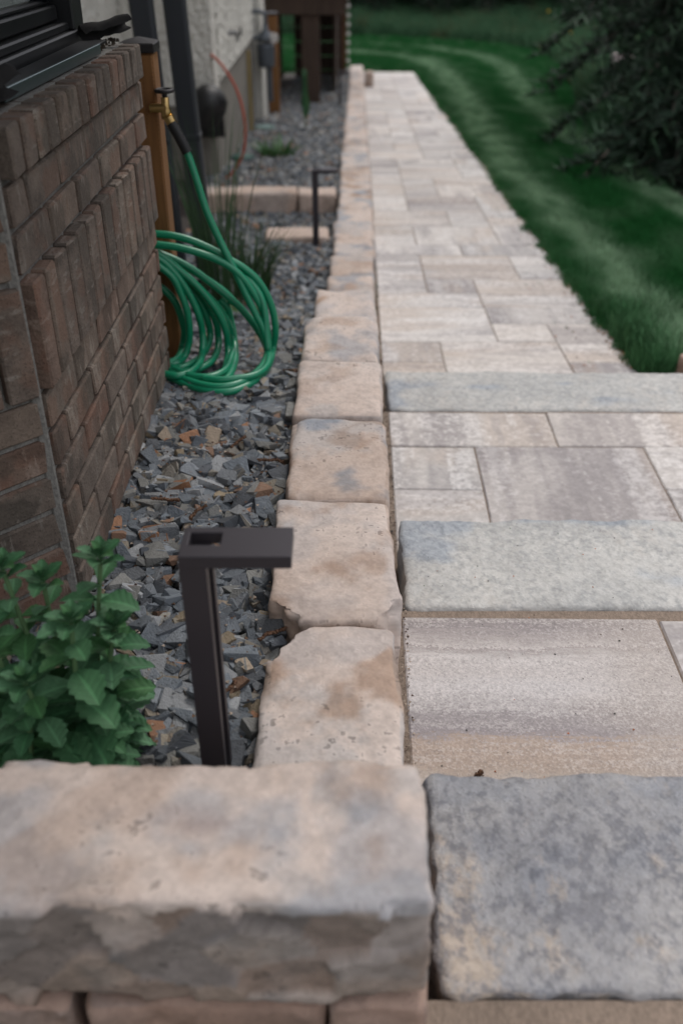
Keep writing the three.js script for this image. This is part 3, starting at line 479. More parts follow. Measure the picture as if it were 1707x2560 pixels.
// ---------------------------------------------------------------- tap and hose
{
  const t = thing('garden_tap', 'small brass garden tap with black handle on the cedar post', 'tap');
  const bx = -.566, y = 1.232, z = -2.985;
  part(t, 'body', mergeGeometries([new THREE.CylinderGeometry(.013, .013, .05, 14).rotateZ(Math.PI / 2).translate(bx + .02, y - .012, z), latheAt([[0, -.03], [.016, -.03], [.016, -.008], [.012, 0], [.012, .03], [0, .03]], bx + .042, y - .012, z, 16)].map(g => { g.deleteAttribute('uv'); return g.index ? g.toNonIndexed() : g; })), M.brass);
  part(t, 'handle', mergeGeometries([new THREE.CylinderGeometry(.007, .007, .02, 10).translate(bx + .042, y + .026, z), new THREE.TorusGeometry(.024, .006, 8, 24).rotateX(Math.PI / 2).translate(bx + .042, y + .036, z), new THREE.BoxGeometry(.046, .006, .008).translate(bx + .042, y + .036, z)].map(g => { g.deleteAttribute('uv'); return g.toNonIndexed(); })), M.blackMetal);
  const h = thing('garden_hose', 'coiled glossy green garden hose hanging from the cedar post', 'hose');
  const R = .0118;
  const cp = part(h, 'coupling', new THREE.CylinderGeometry(.0165, .0165, .03, 8), M.brass); cp.position.set(-.512, 1.184, -2.978); cp.rotation.z = .42;
  // ribbed sleeve below the coupling
  const sv = part(h, 'sleeve', tube([[-0.51,1.179,-2.975],[-0.49,1.143,-2.968],[-0.467,1.097,-2.96]], .0168, 48, 14), M.rubber, 'ribbed black bend guard');
  { const p = sv.geometry.attributes.position, n = sv.geometry.attributes.normal; for (let i = 0; i < p.count; i++) { const k = Math.floor(i / 15) % 4 < 2 ? 0 : -.0022; p.setXYZ(i, p.getX(i) + n.getX(i) * k, p.getY(i) + n.getY(i) * k, p.getZ(i) + n.getZ(i) * k); } }
  // the feed strand and the turns of the coil: each comes from the hanger behind the brick corner, drops and lies on the gravel
  const turns = [
    [[-0.47,1.103,-2.96],[-0.455,1.056,-2.952],[-0.441,1.008,-2.943],[-0.428,0.959,-2.935],[-0.412,0.912,-2.927],[-0.382,0.842,-2.918],[-0.362,0.799,-2.91],[-0.336,0.744,-2.902],[-0.31,0.683,-2.893],[-0.279,0.614,-2.885],[-0.257,0.568,-2.877],[-0.244,0.503,-2.868],[-0.24,0.462,-2.86]],
    [[-0.369,0.758,-2.95],[-0.334,0.736,-2.935],[-0.294,0.709,-2.92],[-0.263,0.667,-2.905],[-0.249,0.612,-2.89],[-0.247,0.556,-2.875],[-0.242,0.506,-2.86]],
    [[-0.612,0.865,-2.93],[-0.582,0.861,-2.93],[-0.529,0.855,-2.93],[-0.474,0.84,-2.93],[-0.408,0.81,-2.93],[-0.365,0.783,-2.93],[-0.315,0.753,-2.93],[-0.271,0.711,-2.93],[-0.239,0.652,-2.93],[-0.223,0.591,-2.93],[-0.22,0.535,-2.93],[-0.23,0.477,-2.93],[-0.233,0.474,-2.847],[-0.244,0.474,-2.754],[-0.27,0.474,-2.679],[-0.304,0.474,-2.627],[-0.34,0.474,-2.598],[-0.389,0.474,-2.595],[-0.441,0.474,-2.616],[-0.49,0.474,-2.653],[-0.536,0.474,-2.693],[-0.568,0.474,-2.72]],
    [[-0.61,0.84,-2.9],[-0.576,0.836,-2.9],[-0.516,0.828,-2.9],[-0.461,0.814,-2.9],[-0.406,0.794,-2.9],[-0.357,0.768,-2.9],[-0.319,0.733,-2.9],[-0.288,0.686,-2.9],[-0.261,0.632,-2.9],[-0.247,0.571,-2.9],[-0.243,0.509,-2.9],[-0.249,0.481,-2.816],[-0.272,0.483,-2.714],[-0.3,0.485,-2.653],[-0.341,0.486,-2.614],[-0.384,0.486,-2.606],[-0.435,0.486,-2.623],[-0.492,0.484,-2.668],[-0.539,0.482,-2.722]],
    [[-0.616,0.813,-2.95],[-0.581,0.793,-2.95],[-0.534,0.772,-2.95],[-0.485,0.743,-2.95],[-0.436,0.705,-2.95],[-0.387,0.663,-2.95],[-0.342,0.62,-2.95],[-0.304,0.571,-2.95],[-0.273,0.52,-2.95],[-0.249,0.492,-2.896],[-0.236,0.489,-2.797],[-0.249,0.492,-2.713],[-0.279,0.494,-2.668],[-0.321,0.496,-2.646],[-0.375,0.496,-2.634],[-0.426,0.496,-2.646]],
    [[-0.606,0.825,-2.9],[-0.564,0.799,-2.9],[-0.517,0.756,-2.9],[-0.47,0.71,-2.9],[-0.428,0.656,-2.9],[-0.397,0.602,-2.9],[-0.38,0.546,-2.9],[-0.378,0.49,-2.9],[-0.374,0.474,-2.818],[-0.378,0.474,-2.72],[-0.397,0.474,-2.663],[-0.439,0.474,-2.645],[-0.488,0.474,-2.673]],
    [[-0.615,0.804,-2.94],[-0.567,0.775,-2.94],[-0.514,0.732,-2.94],[-0.46,0.678,-2.94],[-0.412,0.624,-2.94],[-0.38,0.568,-2.94],[-0.363,0.505,-2.94],[-0.351,0.48,-2.863],[-0.349,0.481,-2.746],[-0.363,0.484,-2.664],[-0.399,0.485,-2.642]],
    [[-0.606,0.811,-2.89],[-0.563,0.786,-2.89],[-0.533,0.754,-2.89],[-0.503,0.707,-2.89],[-0.479,0.654,-2.89],[-0.463,0.6,-2.89],[-0.457,0.538,-2.89],[-0.458,0.495,-2.858],[-0.458,0.492,-2.762],[-0.478,0.494,-2.696],[-0.513,0.495,-2.666],[-0.554,0.495,-2.681]],
    [[-0.606,0.794,-2.88],[-0.564,0.766,-2.88],[-0.533,0.734,-2.88],[-0.515,0.687,-2.88],[-0.5,0.628,-2.88],[-0.497,0.567,-2.88],[-0.505,0.511,-2.88],[-0.52,0.474,-2.862],[-0.536,0.474,-2.811],[-0.569,0.474,-2.797]],
    [[-0.613,0.706,-2.93],[-0.575,0.679,-2.93],[-0.544,0.637,-2.93],[-0.529,0.584,-2.93],[-0.524,0.535,-2.93],[-0.534,0.485,-2.926],[-0.539,0.48,-2.834],[-0.563,0.48,-2.798]],
    [[-0.605,0.769,-2.99],[-0.548,0.754,-2.99],[-0.492,0.724,-2.99],[-0.436,0.688,-2.99],[-0.386,0.649,-2.99],[-0.358,0.615,-2.99],[-0.376,0.624,-2.99]],
    [[-0.569,0.474,-2.761],[-0.514,0.474,-2.741],[-0.466,0.474,-2.761],[-0.431,0.474,-2.811],[-0.416,0.474,-2.907],[-0.416,0.497,-2.96],[-0.419,0.554,-2.96],[-0.439,0.61,-2.96],[-0.475,0.671,-2.96],[-0.523,0.719,-2.96],[-0.572,0.755,-2.96]],
    [[-0.571,0.479,-2.778],[-0.517,0.48,-2.762],[-0.478,0.478,-2.815],[-0.454,0.48,-2.907],[-0.443,0.51,-2.96],[-0.448,0.567,-2.96],[-0.472,0.635,-2.96],[-0.509,0.689,-2.96],[-0.557,0.731,-2.96],[-0.602,0.749,-2.96]],
    [[-0.405,0.624,-2.99],[-0.383,0.599,-2.99],[-0.372,0.543,-2.99],[-0.363,0.492,-2.956],[-0.36,0.487,-2.832],[-0.372,0.492,-2.708],[-0.412,0.494,-2.661],[-0.469,0.494,-2.669],[-0.534,0.49,-2.731]],
  ];
  const gs = turns.map(q => tube(q, R, q.length * 9, 10));
  part(h, 'hose', mergeGeometries(gs), M.hose);
}

// ---------------------------------------------------------------- path lights
{
  const build = () => {
    const g = new THREE.Group(), Ht = .50, hw = .155, hd = .072, pw = .036, fl = .016;
    const pr = new THREE.Shape(); // U-channel open towards the path
    [[0, 0], [pw, 0], [pw, fl], [.008, fl], [.008, hd - fl], [pw, hd - fl], [pw, hd], [0, hd]].forEach(([x, y], i) => i ? pr.lineTo(x, y) : pr.moveTo(x, y));
    part(g, 'post', new THREE.ExtrudeGeometry(pr, { depth: Ht - .021, bevelEnabled: true, bevelSize: .001, bevelThickness: .001, bevelSegments: 1 }).rotateX(-Math.PI / 2).translate(0, 0, hd / 2), M.lampMetal);
    const hs = new THREE.Shape(); [[0, 0], [hw, 0], [hw, hd], [0, hd]].forEach(([x, y], i) => i ? hs.lineTo(x, y) : hs.moveTo(x, y));
    const ho = new THREE.Path(); [[.008, .026], [.056, .026], [.056, .061], [.008, .061]].forEach(([x, y], i) => i ? ho.lineTo(x, y) : ho.moveTo(x, y)); hs.holes.push(ho);
    const head = part(g, 'head', new THREE.ExtrudeGeometry(hs, { depth: .018, bevelEnabled: true, bevelSize: .0015, bevelThickness: .0015, bevelSegments: 2 }).rotateX(-Math.PI / 2).translate(0, Ht - .020, hd / 2), M.lampMetal);
    part(head, 'lens', boxAt(.07, .002, .04, .11, Ht - .0235, 0, .0005), M.lens);
    part(g, 'stake', new THREE.ConeGeometry(.02, .12, 6).rotateX(Math.PI).translate(.018, -.058, 0), M.blackMetal);
    return g;
  };
  const a = build(); let k = 0;
  for (const [label, x, y, Z, s] of [['black angular path light beside the broad leafed plant', -.226, .455, 1.085, 1], ['black angular path light in front of the low pale stone edging', -.182, -.105, 5.96, 1], ['black angular path light near the deck, beside the small stones of the wall', -.045, -.60, 14.2, 1]]) { const o = k++ ? a.clone() : a; o.name = numbered('path_light'); o.position.set(x, y, -Z); scene.add(o); tag(o, label, 'path light', 'path lights in the gravel bed'); }
}

// ---------------------------------------------------------------- broad-leafed plant (toothed fleshy leaves)
{
  const leafGeo = (seed) => { // broad spoon-shaped blade with blunt teeth, a pale midrib and faint side veins
    const r = rng(seed), nu = 24, nv = 12, P = [], C = [], I = [], bend = .22 + r() * .3, cup = .10 + r() * .12, tw = (r() - .5) * .5, wid = .29 + r() * .05;
    for (let i = 0; i <= nu; i++) { const u = i / nu; const w = Math.max(.018, wid * Math.pow(Math.sin(Math.PI * Math.pow(clamp(u * .985 + .008), 1.22)), .82)); const tooth = u > .36 && u < .97 ? [-.022, .004, .032, .008][i % 4] : 0;
      for (let j = 0; j <= nv; j++) { const v = j / nv * 2 - 1, a = Math.abs(v), ww = w + tooth * a * a * a; const vein = Math.abs(((u * 6 + a * 1.3) % 1) - .5); P.push(v * ww, .18 * u - bend * u * u + cup * v * v * w * 2 - (a < .05 ? .012 : 0) + .012 * Math.sin(u * 9 + seed) * a - .006 * (vein < .12 ? 1 : 0) + tw * v * w * u * .4, u); const k = a < .09 ? 1.65 : vein < .12 ? 1.16 : .95 + .1 * N3(v * 3 + seed, u * 4, 1); C.push(k, k, k); } }
    for (let i = 0; i < nu; i++) for (let j = 0; j < nv; j++) { const a = i * (nv + 1) + j; I.push(a, a + nv + 1, a + 1, a + 1, a + nv + 1, a + nv + 2); }
    const g = new THREE.BufferGeometry(); g.setAttribute('position', new THREE.Float32BufferAttribute(P, 3)); g.setAttribute('color', new THREE.Float32BufferAttribute(C, 3)); g.setIndex(I); g.computeVertexNormals(); return g;
  };
  const geos = [1, 2, 3, 4, 5, 6].map(leafGeo), r = rng(55);
  const root = thing('leafy_plant', 'bushy green plant with broad toothed leaves growing in the gravel', 'plant', null, [-.462, .455, -1.17]); root.scale.setScalar(.93);
  const L = (x, y, z) => [x + .43, y - .455, z + 1.17];
  const stem = (bx, bz, tx, ty, tz, n, l0, l1, head) => {
    const a = L(bx, .45, bz), b = L(tx, ty, tz), c = [(a[0] + b[0]) / 2 + (b[0] - a[0]) * -.12, (a[1] + b[1]) / 2, (a[2] + b[2]) / 2 + .01]; const cv = new THREE.CatmullRomCurve3([a, c, b].map(q => new THREE.Vector3(...q)));
    const st = part(root, 'stem', new THREE.TubeGeometry(cv, 12, .0042, 7), M.stem); let az = r() * 6;
    n += 2; for (let k = 0; k < n; k++) { const u = lerp(.12, 1, (k + .5) / n), p = cv.getPoint(u); az += 1.57 + (r() - .5) * .5; const near = sst(.75, 1, u), len = lerp(l0, l1, sst(.35, 1, u)) * (.68 + r() * .36);
      for (const s of [0, Math.PI]) { const m = part(st, 'leaf', geos[Math.floor(r() * 6)], M.sedum[Math.floor(r() * 4)]); m.position.copy(p); const up = lerp(.05, head ? .7 : .5, near) + (r() - .5) * .3; m.rotation.order = 'YXZ'; m.rotation.y = az + s + (r() - .5) * .3; m.rotation.x = -up; m.rotation.z = (r() - .5) * .4; m.scale.setScalar(len); } }
    if (head) for (let k = 0; k < 9; k++) { const p = cv.getPoint(1); const m = part(st, 'leaf', geos[Math.floor(r() * 6)], M.sedum[k % 4]); m.position.copy(p).add(new THREE.Vector3(0, .002 * k - .006, 0)); m.rotation.order = 'YXZ'; m.rotation.y = k * 2.4; m.rotation.x = -.5 - k * .09; m.scale.setScalar(.052 - k * .0034); }
  };
  // tall shoots
  stem(-.47, -1.20, -.515, .85, -1.20, 7, .095, .06, true); stem(-.45, -1.22, -.458, .81, -1.22, 7, .10, .06, true);
  stem(-.41, -1.14, -.385, .80, -1.12, 8, .125, .085, true); stem(-.40, -1.22, -.350, .86, -1.22, 8, .105, .065, true);
  stem(-.50, -1.15, -.53, .78, -1.12, 7, .115, .075, true); stem(-.38, -1.18, -.335, .735, -1.18, 7, .10, .075, true);
  stem(-.54, -1.24, -.60, .84, -1.22, 7, .105, .075, true); stem(-.44, -1.12, -.47, .70, -1.08, 7, .115, .075, true);
  // short basal shoots
  for (let i = 0; i < 20; i++) { const x = -.58 + r() * .23, z = -1.07 - r() * .14; stem(x, z, x + (r() - .5) * .08, .52 + r() * .12, z + (r() - .3) * .06, 4, .082, .06, false); }
}

// ---------------------------------------------------------------- tall reed grass and weeds
function bladeClump(name, label, category, group, pos, n, h0, h1, spread, lean, wid, colA, colB, seed) {
  const r = rng(seed), P = [], C = [], I = []; let v = 0;
  for (let i = 0; i < n; i++) { const az = r() * 6.283, rad = Math.sqrt(r()) * spread, h = lerp(h0, h1, r()), le = lean * (.3 + r()) * h, w = wid * (.7 + r() * .6), bx = Math.cos(az) * rad, bz = Math.sin(az) * rad, dx = Math.cos(az + (r() - .5)), dz = Math.sin(az + (r() - .5)), c = mix3(colA, colB, r()), sa = r() * 6.283, sx = Math.cos(sa), sz = Math.sin(sa);
    for (let k = 0; k <= 6; k++) { const u = k / 6, ww = w * (1 - u * u * .96), x = bx + dx * le * u * u, y = h * u * (1 - .12 * u * lean), z = bz + dz * le * u * u; P.push(x - sx * ww, y, z - sz * ww, x + sx * ww, y, z + sz * ww); C.push(...c, ...c); if (k) { const a = v + k * 2 - 2; I.push(a, a + 1, a + 2, a + 1, a + 3, a + 2); } } v += 14; }
  const g = new THREE.BufferGeometry(); g.setAttribute('position', new THREE.Float32BufferAttribute(P, 3)); g.setAttribute('color', new THREE.Float32BufferAttribute(C, 3)); g.setIndex(I); g.computeVertexNormals();
  const t = thing(name, label, category, group, pos); const m = part(t, 'blades', g, M.reed); m.userData.kind = 'stuff'; return t;
}
bladeClump('reed_grass', 'tall thin upright grass clump growing behind the coiled hose', 'grass', null, [-.60, .02, -4.5], 105, .4, 1.05, .11, .18, .0036, [.022, .06, .02], [.045, .10, .035], 61);
bladeClump('tussock_grass', 'leaning dark grass tuft at the foot of the tall reeds', 'grass', null, [-.47, .02, -4.75], 130, .2, .45, .10, .5, .0045, [.025, .06, .02], [.05, .10, .03], 62);
bladeClump('weed', 'low light green weed sprouting in gravel behind the hose', 'weed', null, [-.43, .15, -3.95], 46, .05, .13, .07, .8, .007, [.06, .13, .035], [.09, .17, .05], 63);
bladeClump('weed', 'small low green weed in gravel near the round green lid', 'weed', null, [-.62, -.30, -9.6], 90, .08, .22, .16, .9, .013, [.045, .13, .035], [.07, .18, .05], 64);
{ // leafy upright weed
  const t = thing('upright_weed', 'upright leafy green weed standing in gravel before the deck', 'weed', null, [-.42, -.395, -11.6]), r = rng(66); part(t, 'stem', tube([[0, 0, 0], [.01, .2, 0], [-.005, .42, .01]], .008, 12, 6), M.stem);
  for (let i = 0; i < 22; i++) { const g = new THREE.PlaneGeometry(.045, .16, 2, 4), p = g.attributes.position; for (let k = 0; k < p.count; k++) { const u = p.getY(k) / .16 + .5; p.setXYZ(k, p.getX(k) * Math.sin(Math.PI * clamp(u * .96 + .02)), p.getY(k) + .08, -.09 * u * u); } g.computeVertexNormals(); g.setAttribute('color', new THREE.Float32BufferAttribute(new Float32Array(p.count * 3).fill(1), 3)); const m = part(t, 'leaf', g, M.sedum[i % 4]); m.position.y = .1 + i * .015; m.scale.setScalar(1.35); m.rotation.order = 'YXZ'; m.rotation.y = i * 2.4; m.rotation.x = .7 - i * .02; }
}

// ---------------------------------------------------------------- utilities along the house
{
  const lid = (label, x, y, Z, rx, mat) => { const t = thing('valve_box', label, 'valve box', 'round valve box lids', [x, y, -Z]); part(t, 'rim', latheAt([[rx + .012, -.06], [rx + .012, 0], [rx, .004], [rx, -.004]], 0, .045, 0, 28), mat); part(t, 'lid', latheAt([[0, .008], [rx * .8, .006], [rx - .004, 0], [rx - .004, -.02]], 0, .047, 0, 28), mat); };
  lid('dark green round valve box lid in the gravel', -.95, -.275, 9.35, .10, M.lid); lid('faded grey green round valve box lid by the yellow pipe', -.90, -.41, 11.6, .11, M.lidGrey);
  { const t = thing('vent_hood', 'black rounded vent hood low on the stucco wall', 'vent'); part(t, 'hood', new THREE.LatheGeometry([[.002, .02], [.07, .012], [.125, -.03], [.15, -.10], [.156, -.26], [.146, -.26], [.138, -.10], [.11, -.04], [.002, -.01]].map(q => new THREE.Vector2(...q)), 28).rotateZ(-.62).rotateX(.25).translate(-1.02, .50, -8.22), std({ color: lin(.010, .010, .011), roughness: .5, side: THREE.DoubleSide })); part(t, 'flange', boxAt(.26, .30, .012, -1.12, .27, -8.388, .003), M.rubber); }
  const cb = solo('loose_cable', tube([[-1.06, .76, -8.36], [-.98, .70, -8.3], [-.86, .52, -8.25], [-.80, .28, -8.2], [-.83, .02, -8.2], [-.94, -.14, -8.22], [-1.04, -.22, -8.26]], .011, 60, 8), M.cable, 'orange red loose cable looping out of the stucco wall', 'cable');
  solo('gas_riser', tube([[-1.035, -.50, -11.4], [-1.035, 0, -11.4], [-1.035, .46, -11.4]], .018, 10, 8), M.yellow, 'thin yellow pipe rising against the grey foundation', 'pipe');
  const bib = thing('hose_bib', 'small steel hose bib on the far stucco wall', 'tap', null, [-1.05, .80, -9.6]); part(bib, 'body', new THREE.CylinderGeometry(.022, .022, .09, 12).rotateZ(Math.PI / 2).translate(.045, 0, 0), M.steel); part(bib, 'spout', new THREE.CylinderGeometry(.018, .018, .07, 12).translate(.085, -.03, 0), M.steel); part(bib, 'handle', new THREE.TorusGeometry(.032, .008, 8, 20).rotateY(Math.PI / 2).translate(.12, .012, 0), M.blackMetal);
  const gm = thing('gas_meter', 'grey gas meter with regulator and bent pipe on the wall', 'gas meter', null, [-.90, 0, -12.30]);
  part(gm, 'body', latheAt([[0, -.16], [.085, -.16], [.10, -.14], [.105, .06], [.09, .10], [0, .10]], 0, .34, 0, 24), M.meter); part(gm, 'regulator', latheAt([[0, -.06], [.10, -.06], [.105, -.03], [.07, .03], [.035, .06], [.03, .12], [0, .12]], 0, .52, 0, 22), M.meter);
  part(gm, 'dial', new THREE.CylinderGeometry(.055, .055, .03, 20).rotateX(Math.PI / 2).translate(.10, .50, .06), M.white, 'white round dial'); part(gm, 'inlet_pipe', tube([[0, .60, 0], [0, .745, 0], [-.03, .765, 0], [-.17, .765, 0], [-.19, .74, 0], [-.19, .3, 0], [-.19, -.52, -.02]], .026, 70, 10), M.meter); part(gm, 'branch_pipe', tube([[-.19, .5, 0], [-.05, .5, 0]], .022, 6, 8), M.meter); part(gm, 'outlet_pipe', tube([[.03, .2, 0], [.03, -.02, 0], [.03, -.2, -.02]], .034, 10, 10), M.meter);
}
{ // deck behind
  const d = thing('deck', 'low dark timber deck on thick posts at the end of the house', 'deck');
  const B = (n, x0, x1, y0, y1, z0, z1, mat) => part(d, n, boxAt(x1 - x0, y1 - y0, z1 - z0, (x0 + x1) / 2, (y0 + y1) / 2, -(z0 + z1) / 2, .006, { k: 1.2 }), mat);
  B('beam', -3.2, .06, .56, .86, 14.55, 14.75, M.deckWood); B('beam', -3.2, .08, .40, .66, 20.6, 20.8, M.deckWood);
  for (let i = 0; i < 8; i++) B('joist', -3.2, -2.9 + 0, .58, .80, 15 + i * .7, 15.05 + i * .7, M.deckWood);
  for (let i = 0; i < 23; i++) { const x = -3.15 + i * .142; B('board', x, x + .136, .862, .892, 14.45, 20.9, M.deckWood); }
  B('post', -.56, -.31, -.70, .558, 14.6, 14.84, M.deckWood); B('post', -1.15, -.95, -.70, .558, 14.6, 14.8, M.deckWood); B('post', -.05, .09, -1.1, .398, 20.55, 20.7, M.deckRed); B('post', -.70, -.56, -1.1, .398, 20.55, 20.7, M.deckRed); B('post', -1.6, -1.46, -1.1, .398, 20.55, 20.7, M.deckRed);
  for (let i = 0; i < 10; i++) { const z = 16.2 + i * .42; B('added_skirt_board', -.12, -.08, -.95, .55, z, z + .40, M.deckWood); }
  for (const [a, b] of [[-3.2, -1.17], [-.93, .02]]) for (let i = 0; i < 6; i++) B('added_skirt_board', a, b, -1.12 + i * .255, -.88 + i * .255, 20.40, 20.44, M.deckWood);  // boards added to stand in for the dark under the deck
  const s = thing('bead_string', 'string of small round white beads hanging beside the deck post', 'bead string'); part(s, 'cord', tube([[.13, .45, -20.5], [.13, -1.0, -20.5]], .004, 4, 5), M.white); for (let i = 0; i < 9; i++) part(s, 'bead', new THREE.SphereGeometry(.036, 14, 10).translate(.13, .40 - i * .16, -20.5), M.white);
}

// ---------------------------------------------------------------- lawn grass and meadow
{
  const r = rng(7007);
  const tuft = (n, h, spread, w, seed) => { const q = rng(seed), P = [], I = []; let v = 0; for (let i = 0; i < n; i++) { const a = q() * 6.283, rd = Math.sqrt(q()) * spread, hh = h * (.6 + q() * .6), l = hh * (.2 + q() * .55), d = q() * 6.283, s = q() * 6.283, x = Math.cos(a) * rd, z = Math.sin(a) * rd, sx = Math.cos(s) * w, sz = Math.sin(s) * w; P.push(x - sx, -.01, z - sz, x + sx, -.01, z + sz, x + Math.cos(d) * l * .35 - sx * .7, hh * .6, z + Math.sin(d) * l * .35 - sz * .7, x + Math.cos(d) * l * .35 + sx * .7, hh * .6, z + Math.sin(d) * l * .35 + sz * .7, x + Math.cos(d) * l, hh, z + Math.sin(d) * l); I.push(v, v + 1, v + 2, v + 1, v + 3, v + 2, v + 2, v + 3, v + 4); v += 5; } const g = new THREE.BufferGeometry(); g.setAttribute('position', new THREE.Float32BufferAttribute(P, 3)); g.setIndex(I); g.computeVertexNormals(); return g; };
  const s1 = table([[3.5, .34], [6.2, .30], [7, .26], [8.8, .22], [12, .27], [17, .50], [22, .55], [25, .2], [27, -1.4], [28.6, -5]]), s2 = table([[3.5, 1.35], [7.4, 1.30], [8.5, 1.29], [10.3, 1.24], [12.3, 1.25], [16, 1.48], [22, 2.0], [25.5, 1.9], [28, .6], [29.3, -2.5]]);
  const pale = (x, Z) => { const e = x - (PL(Z) + 1.146), wob = .05 * N3(Z * .8, 1, 0) + .06 * N3(x * 3, Z * 2, 3); const g1 = Math.exp(-(((e - s1(Z) + wob) / (.12 + Z * .008)) ** 2)), g2 = Math.exp(-(((e - s2(Z) + wob) / (.09 + Z * .007)) ** 2)); return clamp((g1 * 1.25 + g2 * 1.05) * (.75 + .5 * N3(x * 5, 0, Z * 1.6)) + .24 * Math.max(0, N3(x * 2.4, 7, Z * .8))); };
  const mats = [], cols = [], mt = new THREE.Matrix4(), q = new THREE.Quaternion(), e = new THREE.Euler();
  const add = (x, Z, s) => { const k = pale(x, Z), g = .8 + r() * .4; e.set(k * (r() - .2) * .7, r() * 6.283, k * (r() - .5) * .6); q.setFromEuler(e); mt.compose(new THREE.Vector3(x, lawnY(x, Z), -Z), q, new THREE.Vector3(s, s * (.8 + r() * .4) * (1 - .25 * k), s)); mats.push(mt.clone()); const c = mix3([.016, .112, .026], [.26, .40, .245], k); cols.push(new THREE.Color().setRGB(c[0] * g, c[1] * g, c[2] * g)); };
  const sow = (z0, z1, dens, s) => { for (let Z = z0; Z < z1; Z += .1) { const a = lawnLeft(Z) - (Z > 3.86 && Z < 22 ? .012 + .03 * Math.max(0, N3(Z * 17, 3, 3)) : 0), b = rightB(Z), n = dens * (b - a) * .1; for (let i = 0; i < n; i++) add(lerp(a, b, r()), Z + r() * .1, s * (.8 + r() * .4)); } };
  for (let i = 0; i < 900; i++) { const Z = 3.84 + Math.pow(r(), 1.8) * 1.0, x = lawnLeft(Math.max(Z, 3.87)) + .055 + Math.pow(r(), 1.5) * .6; add(x, Z, 1.5 + r() * .8); }
  sow(-1, 3.86, 350, 1.2); sow(3.86, 8, 2600, 1); sow(8, 14, 1500, 1.15); sow(14, 22, 800, 1.4); sow(22, 30.8, 260, 2);
  const g = tuft(16, .058, .032, .0019, 3), im = new THREE.InstancedMesh(g, M.grass, mats.length); mats.forEach((m, i) => { im.setMatrixAt(i, m); im.setColorAt(i, cols[i]); }); im.name = 'lawn_grass'; shade(im); scene.add(im); tag(im, 'short dense lawn grass with paler mowing stripes', 'grass', null, 'stuff');
  // rough meadow beyond
  const mm = [], mc = [];
  const meadow = (x, Z) => { const y = terrY(Z) - .10 + (Z > 31 ? .12 * N3(x * .3, 0, Z * .3) : 0), s = .7 + r() * .9; e.set(0, r() * 6.283, 0); q.setFromEuler(e); mt.compose(new THREE.Vector3(x, y, -Z), q, new THREE.Vector3(s, s, s)); mm.push(mt.clone()); const k = r(), c = k < .07 ? [.12, .095, .05] : mix3([.035, .095, .045], [.07, .15, .075], r()); mc.push(new THREE.Color().setRGB(...c)); };
  for (let i = 0; i < 9000; i++) { const Z = 31.6 + Math.pow(r(), 1.2) * 6.5, x = -9 + r() * 24; meadow(x, Z); }
  for (let i = 0; i < 8000; i++) { const Z = 11 + r() * 20.5, x = rightB(Z) + .10 + Math.pow(r(), 1.2) * 6; if (r() < sst(9, 15, Z)) meadow(x, Z); }
  const mg = tuft(22, .34, .14, .007, 5), mi = new THREE.InstancedMesh(mg, M.grass, mm.length); mm.forEach((m, i) => { mi.setMatrixAt(i, m); mi.setColorAt(i, mc[i]); }); mi.name = 'meadow_grass'; shade(mi); scene.add(mi); tag(mi, 'rough taller meadow grass beyond the mown lawn', 'grass', null, 'stuff');
  for (const [x, Z] of [[6.6, 33.5], [6.3, 28.6], [7.1, 26]]) { const f = thing('dandelion', 'small yellow flower in the rough meadow grass', 'flower', 'yellow flowers in the meadow', [x, terrY(Z) - .1, -Z]); part(f, 'stem', new THREE.CylinderGeometry(.006, .006, .42, 6).translate(0, .21, 0), M.stem); part(f, 'bloom', new THREE.SphereGeometry(.06, 10, 6).scale(1, .5, 1).translate(0, .43, 0), std({ color: lin(.5, .36, .03) })); }
}

// ---------------------------------------------------------------- trees
function spruceBough(len, seed) { // a drooping bough with side twigs of needles, merged
  const r = rng(seed), P = [], C = [], I = []; let v = 0;
  const quad = (a, b, w, c) => { const d = b.clone().sub(a), s = new THREE.Vector3(r() - .5, r() - .5, r() - .5).cross(d).normalize().multiplyScalar(w); for (const p of [a.clone().sub(s), a.clone().add(s), b]) P.push(p.x, p.y, p.z); for (let k = 0; k < 3; k++) C.push(...c); I.push(v, v + 1, v + 2); v += 3; };
  const axis = u => new THREE.Vector3(u * len, .10 * Math.sin(u * 3) - .32 * u * u * len, 0);
  for (let i = 0; i < 34; i++) { const u = .12 + .88 * i / 34, a = axis(u), sd = i % 2 ? 1 : -1, tl = (1 - u * .75) * len * (.30 + r() * .15), dir = new THREE.Vector3(.62, -.25 - r() * .3, sd * (.75 + r() * .3)).normalize(); const b = a.clone().addScaledVector(dir, tl); quad(a, b, .006, [.03, .024, .018]);
    const n = Math.ceil(tl / .0075); for (let k = 0; k < n; k++) { const p = a.clone().lerp(b, (k + r()) / n), nd = new THREE.Vector3(r() - .5, r() - .35, r() - .5).normalize().addScaledVector(dir, .7).normalize(); const g = .7 + r() * .7; quad(p, p.clone().addScaledVector(nd, .034 + r() * .026), .0055, k > n * .72 ? [.020 * g, .050 * g, .023 * g] : [.010 * g, .027 * g, .014 * g]); } }
  for (let i = 0; i < 10; i++) quad(axis(i / 10), axis((i + 1) / 10), .012 * (1.2 - i / 10), [.05, .038, .028]);
  const g = new THREE.BufferGeometry(); g.setAttribute('position', new THREE.Float32BufferAttribute(P, 3)); g.setAttribute('color', new THREE.Float32BufferAttribute(C, 3)); g.setIndex(I); g.computeVertexNormals(); return g;
}
const boughs = [1, 2, 3].map(s => spruceBough(1, 900 + s));
